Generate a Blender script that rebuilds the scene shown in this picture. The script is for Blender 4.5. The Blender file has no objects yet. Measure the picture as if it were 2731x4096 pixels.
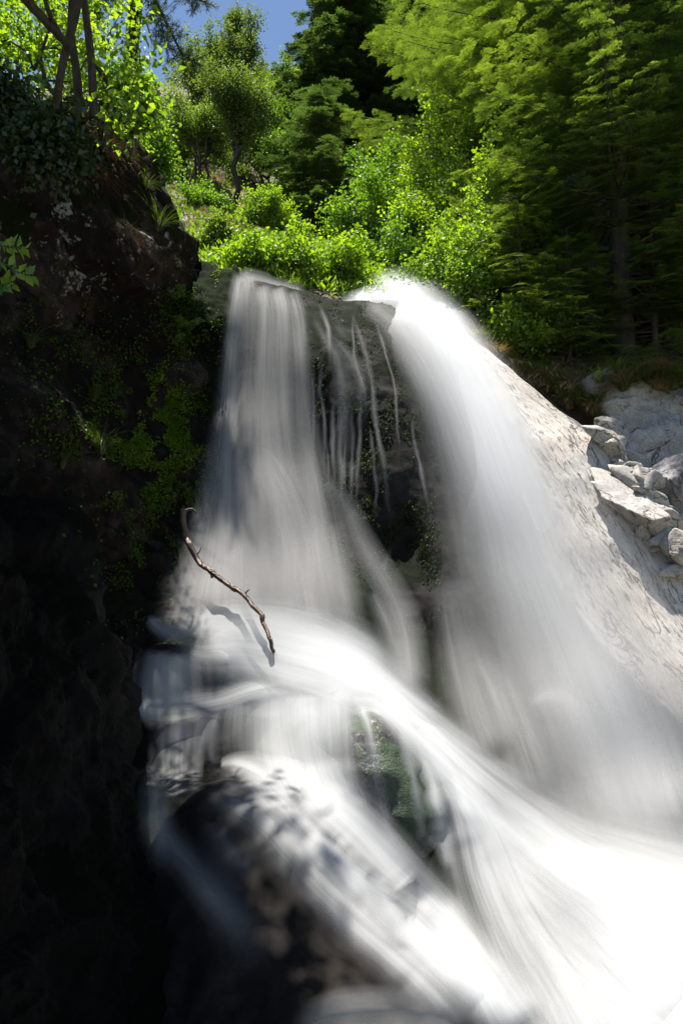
import bpy, math, random
import numpy as np
from mathutils import Vector
from mathutils.bvhtree import BVHTree
R = math.radians
S = bpy.context.scene
COL = S.collection

# ------------------------------------------------------------------ camera
PITCH = R(4.0); CAMZ = 2.0; FPX = 683.0; W, H = 682.0, 1024.0
cam_d = bpy.data.cameras.new('camera'); cam = bpy.data.objects.new('camera', cam_d); COL.objects.link(cam)
cam_d.sensor_fit = 'VERTICAL'; cam_d.sensor_height = 36; cam_d.sensor_width = 24
cam_d.lens = 36 * FPX / H
cam_d.clip_start = 0.1; cam_d.clip_end = 5000
cam.location = (0, 0, CAMZ); cam.rotation_euler = (R(90) + PITCH, 0, 0)
S.camera = cam
FW = np.array([0, math.cos(PITCH), math.sin(PITCH)])
UP = np.array([0, -math.sin(PITCH), math.cos(PITCH)])
RT = np.array([1.0, 0, 0]); C0 = np.array([0, 0, CAMZ])

# ------------------------------------------------------------------ light
SUN_DIR = np.array([-0.11, 0.13, 0.98]); SUN_DIR /= np.linalg.norm(SUN_DIR)
elev = math.asin(SUN_DIR[2]); azim = math.atan2(SUN_DIR[0], SUN_DIR[1])
wd = bpy.data.worlds.new('World'); S.world = wd; wd.use_nodes = True
nt = wd.node_tree; bg = nt.nodes['Background']
sky = nt.nodes.new('ShaderNodeTexSky'); sky.sky_type = 'NISHITA'; sky.sun_disc = False
sky.sun_elevation = elev; sky.sun_rotation = azim; sky.altitude = 900; sky.air_density = 1.0; sky.dust_density = 0.3; sky.ozone_density = 2.0
nt.links.new(sky.outputs[0], bg.inputs[0]); bg.inputs[1].default_value = 0.068
sd = bpy.data.lights.new('sun', 'SUN'); sd.energy = 5.0; sd.angle = R(0.55); sd.color = (1.0, 0.965, 0.90)
so = bpy.data.objects.new('sun', sd); COL.objects.link(so)
so.rotation_euler = Vector(SUN_DIR).to_track_quat('Z', 'Y').to_euler()
S.view_settings.view_transform = 'Standard'; S.view_settings.look = 'None'
S.view_settings.exposure = 1.3; S.view_settings.gamma = 1.0
S.render.engine = 'CYCLES'
S.cycles.transparent_max_bounces = 48; S.cycles.max_bounces = 6; S.cycles.diffuse_bounces = 3
S.cycles.sample_clamp_indirect = 4.0

# ------------------------------------------------------------------ maths helpers
def U(px, py, d):
    px = np.asarray(px, float); py = np.asarray(py, float); d = np.asarray(d, float)
    a = ((px - W / 2) / FPX)[..., None]; b = ((H / 2 - py) / FPX)[..., None]
    return C0 + d[..., None] * (FW + a * RT + b * UP)

def _h(i, j, k, seed):
    n = (i * 73856093) ^ (j * 19349663) ^ (k * 83492791) ^ (seed * 2654435761 & 0xffffffff)
    n = (n ^ (n >> 13)) * 1274126177 & 0xffffffff
    n = (n ^ (n >> 15)) * 2246822519 & 0xffffffff
    return ((n ^ (n >> 16)) & 0xffffff) / float(0xffffff)

def vnoise(P, seed=0):
    P = np.asarray(P, float); F = np.floor(P).astype(np.int64); f = P - F
    f = f * f * f * (f * (f * 6 - 15) + 10)
    x, y, z = F[..., 0], F[..., 1], F[..., 2]; u, v, w = f[..., 0], f[..., 1], f[..., 2]
    r = 0
    for dx in (0, 1):
        for dy in (0, 1):
            for dz in (0, 1):
                r = r + _h(x + dx, y + dy, z + dz, seed) * (u if dx else 1 - u) * (v if dy else 1 - v) * (w if dz else 1 - w)
    return r * 2 - 1

def fbm(P, octv=5, seed=0, gain=0.5, ridged=False):
    a, s, t = 1.0, 0, 0
    P = np.asarray(P, float)
    for o in range(octv):
        n = vnoise(P * (2.03 ** o) + o * 17.3, seed + o)
        if ridged: n = 1 - 2 * np.abs(n)
        s = s + a * n; t += a; a *= gain
    return s / t

def rbf(pts, smooth=1e-3):
    """thin-plate interpolation of z(x, y)"""
    pts = np.array(pts, float); x = pts[:, :2]; z = pts[:, 2]
    sc = np.abs(x).max(); x = x / sc; n = len(x)
    def K(r2): return np.where(r2 > 0, 0.5 * r2 * np.log(r2 + 1e-12), 0)
    r2 = ((x[:, None] - x[None]) ** 2).sum(-1)
    A = np.zeros((n + 3, n + 3)); A[:n, :n] = K(r2) + np.eye(n) * smooth
    A[:n, n] = 1; A[:n, n + 1:] = x; A[n, :n] = 1; A[n + 1:, :n] = x.T
    w = np.linalg.solve(A, np.concatenate([z, np.zeros(3)]))
    def f(qx, qy):
        q = np.stack([np.asarray(qx, float), np.asarray(qy, float)], -1) / sc
        sh = q.shape[:-1]; q = q.reshape(-1, 2); out = np.zeros(len(q))
        for s in range(0, len(q), 20000):
            qq = q[s:s + 20000]
            out[s:s + 20000] = K(((qq[:, None] - x[None]) ** 2).sum(-1)) @ w[:n] + w[n] + qq @ w[n + 1:]
        return out.reshape(sh)
    return f

def catmull(P, n):
    """resample control polyline (k, m) to n points"""
    P = np.array(P, float)
    if len(P) == 2: t = np.linspace(0, 1, n)[:, None]; return P[0] * (1 - t) + P[1] * t
    Q = np.vstack([2 * P[0] - P[1], P, 2 * P[-1] - P[-2]])
    t = np.linspace(0, len(P) - 1 - 1e-9, n); i = t.astype(int); f = (t - i)[:, None]
    a, b, c, d = Q[i], Q[i + 1], Q[i + 2], Q[i + 3]
    return 0.5 * (2 * b + (c - a) * f + (2 * a - 5 * b + 4 * c - d) * f ** 2 + (3 * b - a - 3 * c + d) * f ** 3)

def link(name, me, mat=None, parent=None, smooth=True):
    o = bpy.data.objects.new(name, me); COL.objects.link(o)
    if mat: me.materials.append(mat)
    if smooth: me.polygons.foreach_set('use_smooth', np.ones(len(me.polygons), bool))
    if parent: o.parent = parent
    return o

def mesh_arrays(name, V, F, attrs=None, uv=None):
    """V (n,3), F (m,3 or 4) ; attrs {name: per-vertex floats}; uv per vertex (n,2)"""
    me = bpy.data.meshes.new(name); V = np.ascontiguousarray(V, np.float32); F = np.ascontiguousarray(F, np.int32)
    k = F.shape[1]
    me.vertices.add(len(V)); me.vertices.foreach_set('co', V.ravel())
    me.loops.add(F.size); me.loops.foreach_set('vertex_index', F.ravel())
    me.polygons.add(len(F)); me.polygons.foreach_set('loop_start', np.arange(0, F.size, k, dtype=np.int32))
    me.polygons.foreach_set('loop_total', np.full(len(F), k, np.int32))
    me.update(calc_edges=True)
    for an, av in (attrs or {}).items():
        a = me.attributes.new(an, 'FLOAT', 'POINT'); a.data.foreach_set('value', np.ascontiguousarray(av, np.float32).ravel())
    if uv is not None:
        l = me.uv_layers.new(name='UVMap'); l.data.foreach_set('uv', np.ascontiguousarray(uv[F.ravel()], np.float32).ravel())
    return me

def grid_faces(n, m, off=0, flip=False):
    i, j = np.meshgrid(np.arange(n - 1), np.arange(m - 1), indexing='ij')
    a = (i * m + j).ravel() + off
    F = np.stack([a, a + 1, a + m + 1, a + m], -1)
    return F[:, ::-1] if flip else F

def gnormals(P):
    du = np.gradient(P, axis=1); dv = np.gradient(P, axis=0)
    n = np.cross(du, dv); n /= np.linalg.norm(n, axis=-1, keepdims=True) + 1e-9
    s = np.sign((n * (C0 - P)).sum(-1, keepdims=True)); s[s == 0] = 1
    return n

def tag(o, label=None, cat=None, group=None, kind=None):
    if label: o['label'] = label
    if cat: o['category'] = cat
    if group: o['group'] = group
    if kind: o['kind'] = kind
    return o

def thing(name, loc, label, cat, group=None, rz=0):
    o = bpy.data.objects.new(name, None); COL.objects.link(o); o.location = loc; o.rotation_euler = (0, 0, rz)
    return tag(o, label, cat, group)

def dup(root, loc, rz=0, sc=1.0, label=None, cat=None, group=None, rx=0, ry=0):
    r = root.copy(); COL.objects.link(r); r.location = loc; r.rotation_euler = (rx, ry, rz)
    r.scale = (sc, sc, sc) if not hasattr(sc, '__len__') else sc
    tag(r, label, cat, group)
    for ch in list(root.children):
        c = ch.copy(); COL.objects.link(c); c.parent = r
    return r

# ------------------------------------------------------------------ materials
class NB:
    def __init__(s, name):
        s.m = bpy.data.materials.new(name); s.m.use_nodes = True; s.t = s.m.node_tree; s.t.nodes.clear()
        s.out = s.t.nodes.new('ShaderNodeOutputMaterial')
    def n(s, typ, ins=None, **kw):
        x = s.t.nodes.new('ShaderNode' + typ)
        for k, v in kw.items(): setattr(x, k, v)
        for k, v in (ins or {}).items():
            if isinstance(v, bpy.types.NodeSocket): s.t.links.new(v, x.inputs[k])
            else: x.inputs[k].default_value = v
        return x
    def noise(s, vec, scale, detail=5, rough=0.6, dist=0.0):
        return s.n('TexNoise', {'Vector': vec, 'Scale': scale, 'Detail': detail, 'Roughness': rough, 'Distortion': dist}).outputs[0]
    def ramp(s, fac, stops):
        r = s.n('ValToRGB', {'Fac': fac}); e = r.color_ramp.elements
        while len(e) < len(stops): e.new(0.5)
        for i, (p, c) in enumerate(stops): e[i].position = p; e[i].color = (*c, 1) if len(c) == 3 else c
        return r.outputs[0]
    def mix(s, f, a, b, blend='MIX'):
        x = s.n('Mix', None, data_type='RGBA', blend_type=blend)
        for k, v in ((0, f), (6, a), (7, b)):
            if isinstance(v, bpy.types.NodeSocket): s.t.links.new(v, x.inputs[k])
            else: x.inputs[k].default_value = v if not isinstance(v, tuple) else (*v[:3], 1)
        return x.outputs[2]
    def math(s, op, a, b=None, c=None, clamp=False):
        x = s.n('Math', None, operation=op, use_clamp=clamp)
        for k, v in enumerate((a, b, c)):
            if v is None: continue
            if isinstance(v, bpy.types.NodeSocket): s.t.links.new(v, x.inputs[k])
            else: x.inputs[k].default_value = v
        return x.outputs[0]
    def maprange(s, v, a, b, c=0.0, d=1.0, smooth=True):
        x = s.n('MapRange', {0: v, 1: a, 2: b, 3: c, 4: d}, interpolation_type='SMOOTHSTEP' if smooth else 'LINEAR')
        return x.outputs[0]
    def finish(s, sh):
        s.t.links.new(sh, s.out.inputs[0]); return s.m

def rock_material(name, cols, moss=None, moss_amt=0.5, rough=0.75, bump=0.6, scale=1.0, stretch=(1, 1, 1), rot=(0, 0, 0),
                  spot=None, spot_lo=0.55, spot_hi=0.62, wet=0.0, crack=0.0, moss_up=0.5, uv=False, veins=0.0):
    b = NB(name); tc = b.n('TexCoord').outputs['UV' if uv else 'Object']
    mp = b.n('Mapping', {'Vector': tc, 'Rotation': rot, 'Scale': stretch}).outputs[0]
    big = b.noise(mp, 0.9 * scale, 6, 0.6, 0.4); mid = b.noise(mp, 4.5 * scale, 8, 0.65, 0.3); fine = b.noise(mp, 34 * scale, 6, 0.7)
    f = b.math('ADD', b.math('MULTIPLY', big, 0.55), b.math('MULTIPLY', mid, 0.45))
    c = b.ramp(f, [(0.34, cols[0]), (0.5, cols[1]), (0.66, cols[2])])
    c = b.mix(b.maprange(fine, 0.35, 0.7), c, b.mix(0.5, c, tuple(x * 0.35 for x in cols[0])), 'MIX')
    rgh = b.maprange(mid, 0.3, 0.7, max(0.12, rough - 0.2 - wet * 0.3), rough)
    if spot:
        sp = b.math('ADD', b.math('MULTIPLY', b.noise(mp, 7.5 * scale, 9, 0.72, 0.25), 0.7), b.math('MULTIPLY', b.noise(mp, 1.6 * scale, 3, 0.5), 0.3))
        c = b.mix(b.maprange(sp, spot_lo, spot_hi), c, spot)
    hgt = b.math('ADD', b.math('MULTIPLY', mid, 0.6), b.math('MULTIPLY', fine, 0.16))
    if veins:
        vn = b.noise(mp, 0.8 * scale, 7, 0.55, 0.8); ln = b.maprange(b.math('ABSOLUTE', b.math('SUBTRACT', vn, 0.5)), 0.0, 0.010)
        v2 = b.noise(mp, 2.3 * scale, 6, 0.6, 0.5); l2 = b.maprange(b.math('ABSOLUTE', b.math('SUBTRACT', v2, 0.52)), 0.0, 0.008)
        lines = b.math('MULTIPLY', ln, b.math('ADD', 0.5, b.math('MULTIPLY', l2, 0.5)))
        c = b.mix(b.math('MULTIPLY', b.math('SUBTRACT', 1.0, lines), veins), c, (0.05, 0.042, 0.032))
        hgt = b.math('ADD', hgt, b.math('MULTIPLY', lines, 0.5))
        wm = b.maprange(b.noise(tc, 0.8, 4, 0.6), 0.42, 0.62); c = b.mix(b.math('MULTIPLY', wm, 0.35), c, b.mix(1.0, c, (1.0, 0.86, 0.70), 'MULTIPLY'))
    if crack:
        vo = b.n('TexVoronoi', {'Vector': b.mix(0.12, mp, b.n('TexNoise', {'Vector': mp, 'Scale': 3.0}).outputs[1]), 'Scale': 1.5 * scale}, feature='DISTANCE_TO_EDGE').outputs[0]
        cr = b.maprange(vo, 0.0, 0.035)
        c = b.mix(b.math('MULTIPLY', b.math('SUBTRACT', 1.0, cr), crack), c, tuple(x * 0.25 for x in cols[0]))
        hgt = b.math('ADD', hgt, b.math('MULTIPLY', cr, 0.35))
    if moss:
        nz = b.n('SeparateXYZ', {0: b.n('NewGeometry').outputs['Normal']}).outputs[2]
        mn = b.math('ADD', b.math('MULTIPLY', nz, 0.25 * moss_up), b.math('ADD', b.math('MULTIPLY', b.noise(tc, 1.5, 5, 0.6), 0.8), b.math('MULTIPLY', b.noise(tc, 14, 5, 0.7), 0.25)))
        k = b.maprange(mn, 0.80 - 0.35 * moss_amt, 0.88 - 0.35 * moss_amt)
        mcol = b.mix(b.noise(tc, 30, 4, 0.7), tuple(x * 0.35 for x in moss), tuple(x * 1.5 for x in moss))
        c = b.mix(k, c, mcol)
        rgh = b.math('ADD', rgh, b.math('MULTIPLY', k, 0.35), clamp=True)
        hgt = b.math('ADD', hgt, b.math('MULTIPLY', b.math('MULTIPLY', k, b.noise(tc, 60, 3, 0.6)), 0.5))
    bp = b.n('Bump', {'Strength': bump, 'Distance': 0.06, 'Height': hgt}).outputs[0]
    p = b.n('BsdfPrincipled', {'Base Color': c, 'Roughness': rgh, 'Normal': bp, 'Specular IOR Level': max(0.08, 0.25 + 0.4 * wet)})
    return b.finish(p.outputs[0])

def leaf_material(name, lo, hi, trans=0.5, rough=0.5, tint=(0.9, 1.0, 0.25), spec=0.04):
    b = NB(name)
    v = b.n('Attribute', None, attribute_name='var').outputs['Fac']
    oi = b.n('ObjectInfo').outputs['Random']
    vv = b.math('ADD', b.math('MULTIPLY', v, 0.85), b.math('MULTIPLY', oi, 0.15))
    c = b.mix(vv, lo, hi)
    tcl = b.mix(0.75, c, b.mix(1.0, c, tuple(t * 2.2 for t in tint), 'MULTIPLY'))
    d = b.n('BsdfDiffuse', {'Color': c}).outputs[0]; t = b.n('BsdfTranslucent', {'Color': tcl}).outputs[0]
    g = b.n('BsdfGlossy', {'Color': (1, 1, 1, 1), 'Roughness': rough}).outputs[0]
    m1 = b.n('MixShader', {0: trans, 1: d, 2: t}).outputs[0]
    return b.finish(b.n('MixShader', {0: spec, 1: m1, 2: g}).outputs[0])

def bark_material(name, a, c):
    b = NB(name); tc = b.n('TexCoord').outputs['Object']
    mp = b.n('Mapping', {'Vector': tc, 'Scale': (9, 9, 2)}).outputs[0]
    n1 = b.noise(mp, 2.2, 8, 0.7, 0.6)
    col = b.ramp(n1, [(0.35, a), (0.65, c)])
    bp = b.n('Bump', {'Strength': 0.8, 'Distance': 0.03, 'Height': n1}).outputs[0]
    return b.finish(b.n('BsdfPrincipled', {'Base Color': col, 'Roughness': 0.85, 'Normal': bp}).outputs[0])

def water_material(name, lo=0.18, hi=1.12, su=9.0, sv=0.55, col=(0.60, 0.585, 0.57), trans=0.45):
    b = NB(name)
    uv = b.n('UVMap', None, uv_map='UVMap').outputs[0]; dn = b.n('Attribute', None, attribute_name='dens').outputs['Fac']
    st = b.n('Attribute', None, attribute_name='streak').outputs['Fac']
    m1 = b.n('Mapping', {'Vector': uv, 'Scale': (su, sv, 1)}).outputs[0]; m2 = b.n('Mapping', {'Vector': uv, 'Scale': (su * 3.3, sv * 0.9, 1)}).outputs[0]
    m3 = b.n('Mapping', {'Vector': uv, 'Scale': (su * 0.28, sv * 0.7, 1)}).outputs[0]
    n1 = b.maprange(b.noise(m1, 1.0, 3, 0.5, 0.15), 0.3, 0.72); n2 = b.maprange(b.noise(m2, 1.0, 3, 0.55), 0.25, 0.75)
    n3 = b.maprange(b.noise(m3, 1.0, 2, 0.5, 0.2), 0.32, 0.68)
    s = b.math('ADD', b.math('MULTIPLY', n1, 0.40), b.math('ADD', b.math('MULTIPLY', n2, 0.26), b.math('MULTIPLY', n3, 0.38)))
    sc = b.math('ADD', lo, b.math('MULTIPLY', s, (hi - lo) * 1.0))
    f = b.math('ADD', b.math('MULTIPLY', st, sc), b.math('SUBTRACT', 1.0, st))
    al = b.math('SUBTRACT', 1.0, b.math('POWER', 2.71828, b.math('MULTIPLY', b.math('MULTIPLY', dn, f), -1.45)), clamp=True)
    d = b.n('BsdfDiffuse', {'Color': (*col, 1)}).outputs[0]; t = b.n('BsdfTranslucent', {'Color': (*col, 1)}).outputs[0]
    m = b.n('MixShader', {0: trans, 1: d, 2: t}).outputs[0]
    tr = b.n('BsdfTransparent').outputs[0]
    return b.finish(b.n('MixShader', {0: al, 1: tr, 2: m}).outputs[0])

M_wetrock = rock_material('wet_cliff_rock', [(0.008, 0.007, 0.0065), (0.02, 0.018, 0.016), (0.045, 0.04, 0.036)], moss=(0.011, 0.014, 0.007), moss_amt=0.7, rough=0.92, wet=-0.35, bump=0.4)
M_wall = rock_material('dark_wall_rock', [(0.003, 0.002, 0.0014), (0.012, 0.008, 0.0055), (0.06, 0.045, 0.036)], moss=(0.005, 0.007, 0.0015), moss_amt=0.55, rough=0.85, wet=-0.4, bump=0.9)  # low tones hold the wall's shade, palest tone paints lit patches
M_near = rock_material('near_black_rock', [(0.001, 0.0009, 0.0008), (0.0022, 0.0018, 0.0015), (0.011, 0.0095, 0.0085)], moss=(0.002, 0.0032, 0.001), moss_amt=0.7, rough=0.8, wet=-0.5, bump=0.9)  # tones cut down so the shaded corner stays near black
M_over = rock_material('overhang_rock', [(0.005, 0.003, 0.002), (0.020, 0.013, 0.009), (0.08, 0.058, 0.045)], moss=(0.012, 0.016, 0.003), moss_amt=0.7, rough=0.85, wet=-0.4, bump=0.9, spot=(0.22, 0.2, 0.18), spot_lo=0.575, spot_hi=0.59)  # palest rock tone raised to paint lit patches on the boulder
M_lower = rock_material('lower_wet_rock', [(0.007, 0.005, 0.004), (0.013, 0.0095, 0.007), (0.045, 0.031, 0.022)], moss=None, bump=0.25, scale=0.7, rough=0.85, wet=-0.2)
M_slab = rock_material('pale_slab_rock', [(0.42, 0.38, 0.34), (0.56, 0.52, 0.475), (0.70, 0.665, 0.62)], rough=0.85, stretch=(0.42, 1.9, 1), uv=True, veins=0.8,
                       spot=(0.10, 0.085, 0.065), spot_lo=0.52, spot_hi=0.585, bump=0.6, scale=1.8)
M_boulder = rock_material('pale_boulder_rock', [(0.28, 0.255, 0.23), (0.44, 0.41, 0.38), (0.6, 0.56, 0.53)], rough=0.85, veins=0.8, spot=(0.1, 0.085, 0.065), spot_lo=0.56, spot_hi=0.66)
M_greyb = rock_material('grey_boulder_rock', [(0.2, 0.19, 0.2), (0.3, 0.29, 0.3), (0.4, 0.385, 0.385)], rough=0.8, scale=1.2, veins=0.7, spot=(0.08, 0.075, 0.07), spot_lo=0.58, spot_hi=0.66)
M_mossb = rock_material('mossy_boulder_rock', [(0.03, 0.028, 0.022), (0.07, 0.065, 0.055), (0.13, 0.12, 0.10)], moss=(0.028, 0.05, 0.018), moss_amt=0.9, rough=0.45, wet=0.8)
M_ledge = rock_material('shade_toned_wet_ledge', [(0.001, 0.001, 0.001), (0.0035, 0.0033, 0.0035), (0.014, 0.0125, 0.014)], moss=(0.007, 0.013, 0.002), moss_amt=0.9, rough=0.95, wet=-0.5)  # tones lowered to paint in the shade of the left bank trees
M_ground = rock_material('hillside_soil', [(0.06, 0.045, 0.03), (0.13, 0.095, 0.065), (0.26, 0.20, 0.15)], moss=(0.05, 0.085, 0.018), moss_amt=0.5, rough=0.95, scale=0.8)
M_bark = bark_material('dark_bark', (0.02, 0.015, 0.011), (0.075, 0.058, 0.045))
M_barkg = bark_material('grey_bark', (0.05, 0.042, 0.034), (0.16, 0.135, 0.11))
M_stick = rock_material('wet_stick', [(0.03, 0.015, 0.008), (0.10, 0.05, 0.028), (0.2, 0.11, 0.065)], rough=0.3, wet=1.0, scale=5)
L_bright = leaf_material('bright_leaf', (0.06, 0.13, 0.008), (0.30, 0.40, 0.024), 0.5)
L_hazel = leaf_material('hazel_leaf', (0.045, 0.11, 0.008), (0.19, 0.29, 0.02), 0.5)
L_olive = leaf_material('olive_leaf', (0.045, 0.085, 0.012), (0.13, 0.19, 0.028), 0.5, tint=(1, 0.95, 0.3))
L_pale = leaf_material('pale_leaf', (0.08, 0.13, 0.015), (0.19, 0.26, 0.04), 0.45)
L_fir = leaf_material('fir_needle', (0.026, 0.046, 0.016), (0.10, 0.135, 0.042), 0.35, tint=(0.8, 1, 0.3))
L_firlit = leaf_material('lit_tone_fir_needle', (0.026, 0.05, 0.012), (0.15, 0.195, 0.03), 0.52, tint=(0.9, 1, 0.32))  # fir needle copy brightened to carry sunlight on the right-hand firs
L_dark = leaf_material('shade_leaf', (0.008, 0.02, 0.003), (0.035, 0.065, 0.008), 0.3)  # leaf colours darkened to stand in for shade on the left bank
L_grass = leaf_material('grass_blade', (0.05, 0.08, 0.012), (0.16, 0.19, 0.035), 0.4)
L_dry = leaf_material('dry_grass_blade', (0.11, 0.07, 0.035), (0.34, 0.25, 0.13), 0.3, tint=(1, 0.8, 0.5))
L_moss = leaf_material('leafy_moss', (0.008, 0.02, 0.003), (0.22, 0.32, 0.02), 0.4, spec=0.012)
W_fall = water_material('silky_water', lo=0.05, hi=1.25, su=11.0)
W_soft = water_material('soft_mist_water', lo=0.6, hi=1.0, su=4.0, sv=0.4)
W_white = water_material('light_boosted_water', col=(0.84, 0.84, 0.84))  # paler water copy, makes up for weak sunlight on the steep right fall
W_foam = water_material('cascade_water', lo=0.12, hi=1.2, su=9.0, col=(0.70, 0.70, 0.70))
W_thin = water_material('thin_trickle_water', lo=0.5, hi=1.1, su=14.0, sv=0.8, col=(0.60, 0.585, 0.57))

# ------------------------------------------------------------------ terrain and rock builders
ROCKS = []     # (V, F) of everything water can run over

def relief(name, mat, px, py, d, edge=0.06, disp=(0.10, 0.8, 5), disp2=(0.03, 4.0, 4), strata=None, roundr=0.8, back=1.5, seed=1, sides='tblr', smoothfn=None):
    """sheet through points (px, py, d) on an (n, m) grid; the named sides roll back into the depth."""
    n, m = px.shape
    s = np.linspace(0, 1, n)[:, None] * np.ones((1, m)); t = np.linspace(0, 1, m)[None, :] * np.ones((n, 1))
    add = np.zeros_like(d)
    for sd_, e in (('t', s), ('b', 1 - s), ('l', t), ('r', 1 - t)):
        if sd_ in sides:
            q = np.clip(1 - e / edge, 0, 1); add += roundr * (1 - np.sqrt(np.clip(1 - q * q, 0, 1)))
    P = U(px, py, d + add)
    N = gnormals(P)
    N *= np.sign((N * (C0 - P)).sum(-1).mean())
    a, f, o = disp
    h = a * fbm(P * f, o, seed) * 2
    a, f, o = disp2
    h += a * fbm(P * f, o, seed + 40, ridged=True)
    if strata is not None:
        ax, fr, am = strata; ax = np.array(ax) / np.linalg.norm(ax)
        c = (P @ ax) * fr + 1.2 * fbm(P * 0.7, 3, seed + 9)
        saw = c - np.floor(c); h += am * (np.minimum(saw * 1.25, (1 - saw) * 5) - 0.5)
    P = P + N * h[..., None]
    # roll-back skirts
    def push(row, k):
        v = row - C0; return row + v / np.linalg.norm(v, axis=-1, keepdims=True) * back * k
    if 't' in sides: P = np.concatenate([push(P[:1], 1) - [0, 0, 0.3], P], 0)
    if 'b' in sides: P = np.concatenate([P, push(P[-1:], 1)], 0)
    if 'l' in sides: P = np.concatenate([push(P[:, :1], 1), P], 1)
    if 'r' in sides: P = np.concatenate([P, push(P[:, -1:], 1)], 1)
    n, m = P.shape[:2]; V = P.reshape(-1, 3); F = grid_faces(n, m)
    la = np.linalg.norm(np.diff(P, axis=0), axis=2).mean(1); lb = np.linalg.norm(np.diff(P, axis=1), axis=2).mean(0)
    uv = np.stack(np.meshgrid(np.r_[0, la.cumsum()], np.r_[0, lb.cumsum()], indexing='ij'), -1).reshape(-1, 2)
    me = mesh_arrays(name, V, F, None, uv); o = link(name, me, mat)
    ROCKS.append((V, F)); return o

def interp(pts, x):
    pts = sorted(pts); return np.interp(x, [p[0] for p in pts], [p[1] for p in pts])

def smooth1(a, k=9):
    k = k | 1; ker = np.hanning(k + 2)[1:-1]; ker /= ker.sum(); p = k // 2
    return np.convolve(np.pad(a, p, mode='edge'), ker, 'valid')

# ---- main cliff that the falls pour over (dark, mossy)
TOP = [(90, 330), (150, 300), (200, 282), (226, 277), (245, 277), (262, 283), (278, 287), (305, 292), (344, 297), (374, 299), (396, 301), (426, 316), (461, 330), (500, 362), (557, 410), (596, 446), (640, 508), (682, 578), (780, 720), (930, 900)]
DC = [(100, 330, 11.6), (180, 300, 11.6), (237, 277, 11.4), (280, 288, 11.5), (305, 293, 11.6), (344, 301, 11.7), (374, 290, 12.2), (396, 290, 12.3), (426, 310, 12.2), (461, 330, 12.0), (500, 362, 11.6), (557, 410, 11.0), (596, 446, 10.6), (640, 508, 10.0), (682, 578, 9.4), (780, 720, 8.6),
      (237, 300, 10.9), (290, 310, 10.9), (340, 320, 11.0), (390, 330, 11.1), (440, 350, 11.4),
      (100, 450, 10.2), (220, 380, 10.5), (280, 380, 10.3), (340, 380, 10.2), (400, 390, 10.1), (450, 400, 10.6), (500, 420, 10.8),
      (120, 500, 9.8), (220, 440, 10.3), (255, 450, 9.7), (310, 460, 9.9), (350, 460, 9.9), (400, 460, 9.5), (450, 470, 9.8), (500, 470, 10.2), (560, 490, 10.3),
      (210, 530, 9.5), (270, 530, 9.1), (330, 530, 9.4), (365, 520, 9.3), (400, 540, 9.4), (440, 540, 9.0), (500, 560, 9.4), (580, 560, 9.6), (640, 600, 9.2),
      (100, 600, 8.9), (200, 605, 8.9), (300, 605, 8.5), (360, 600, 8.5), (400, 610, 8.8), (440, 610, 8.5), (500, 620, 8.7), (560, 640, 8.7), (650, 680, 8.4),
      (120, 640, 7.7), (200, 635, 7.9), (260, 640, 7.7), (330, 655, 7.6), (380, 670, 7.9), (420, 690, 7.9),
      (120, 690, 7.2), (200, 690, 7.2), (260, 680, 7.1), (330, 690, 7.0), (380, 720, 6.9), (440, 740, 7.2), (500, 720, 7.9), (560, 720, 7.9), (620, 740, 8.1), (720, 760, 8.0),
      (120, 760, 6.9), (180, 770, 6.8), (300, 790, 6.6), (400, 800, 6.5), (460, 810, 6.4), (520, 820, 6.7), (600, 820, 7.2), (700, 840, 7.2),
      (120, 860, 6.0), (200, 870, 5.9), (300, 880, 5.8), (400, 880, 5.7), (460, 890, 5.7), (540, 880, 5.9), (620, 870, 6.1), (700, 880, 6.2),
      (120, 960, 5.2), (300, 970, 5.1), (450, 970, 5.0), (600, 960, 5.0), (720, 960, 5.1), (120, 1060, 4.6), (300, 1070, 4.5), (500, 1070, 4.4), (720, 1070, 4.3), (930, 900, 7.0), (930, 1070, 4.6)]
Dmain = rbf(DC, 2e-4)
DS = [(445, 322, 12.0), (500, 358, 11.35), (557, 404, 10.7), (596, 440, 10.2), (640, 502, 9.6), (690, 580, 9.0), (780, 715, 8.1), (432, 332, 11.5), (478, 420, 10.3), (500, 500, 9.65), (520, 580, 9.0), (555, 680, 8.1), (605, 780, 7.2), (680, 900, 6.2)]
Dslab = rbf(DS, 3e-3)
def main_grid(x0, x1, n, m, y1=1090):
    xs = np.linspace(x0, x1, m); yt = smooth1(interp(TOP, xs), 7); s = np.linspace(0, 1, n)[:, None]
    py = yt[None] * (1 - s) + y1 * s; px = xs[None] * np.ones((n, 1))
    return px, py
px, py = main_grid(90, 930, 430, 430)
d = Dmain(px, py)
inn = np.interp(py, [326, 345, 415, 495, 575, 645, 700, 765], [432, 450, 476, 508, 548, 596, 650, 730])
k_ = np.clip((px - inn + 25) / 50, 0, 1) * (py < 780); d = d * (1 - k_) + np.maximum(d, Dslab(px, py) + 0.3) * k_
o = relief('cliff', M_wetrock, px, py, d, edge=0.035, roundr=0.5, disp=(0.08, 0.9, 5), disp2=(0.02, 3.5, 4), seed=3, sides='t', back=2.5)
tag(o, 'dark mossy wet cliff face the waterfall pours over', kind='structure')

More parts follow.
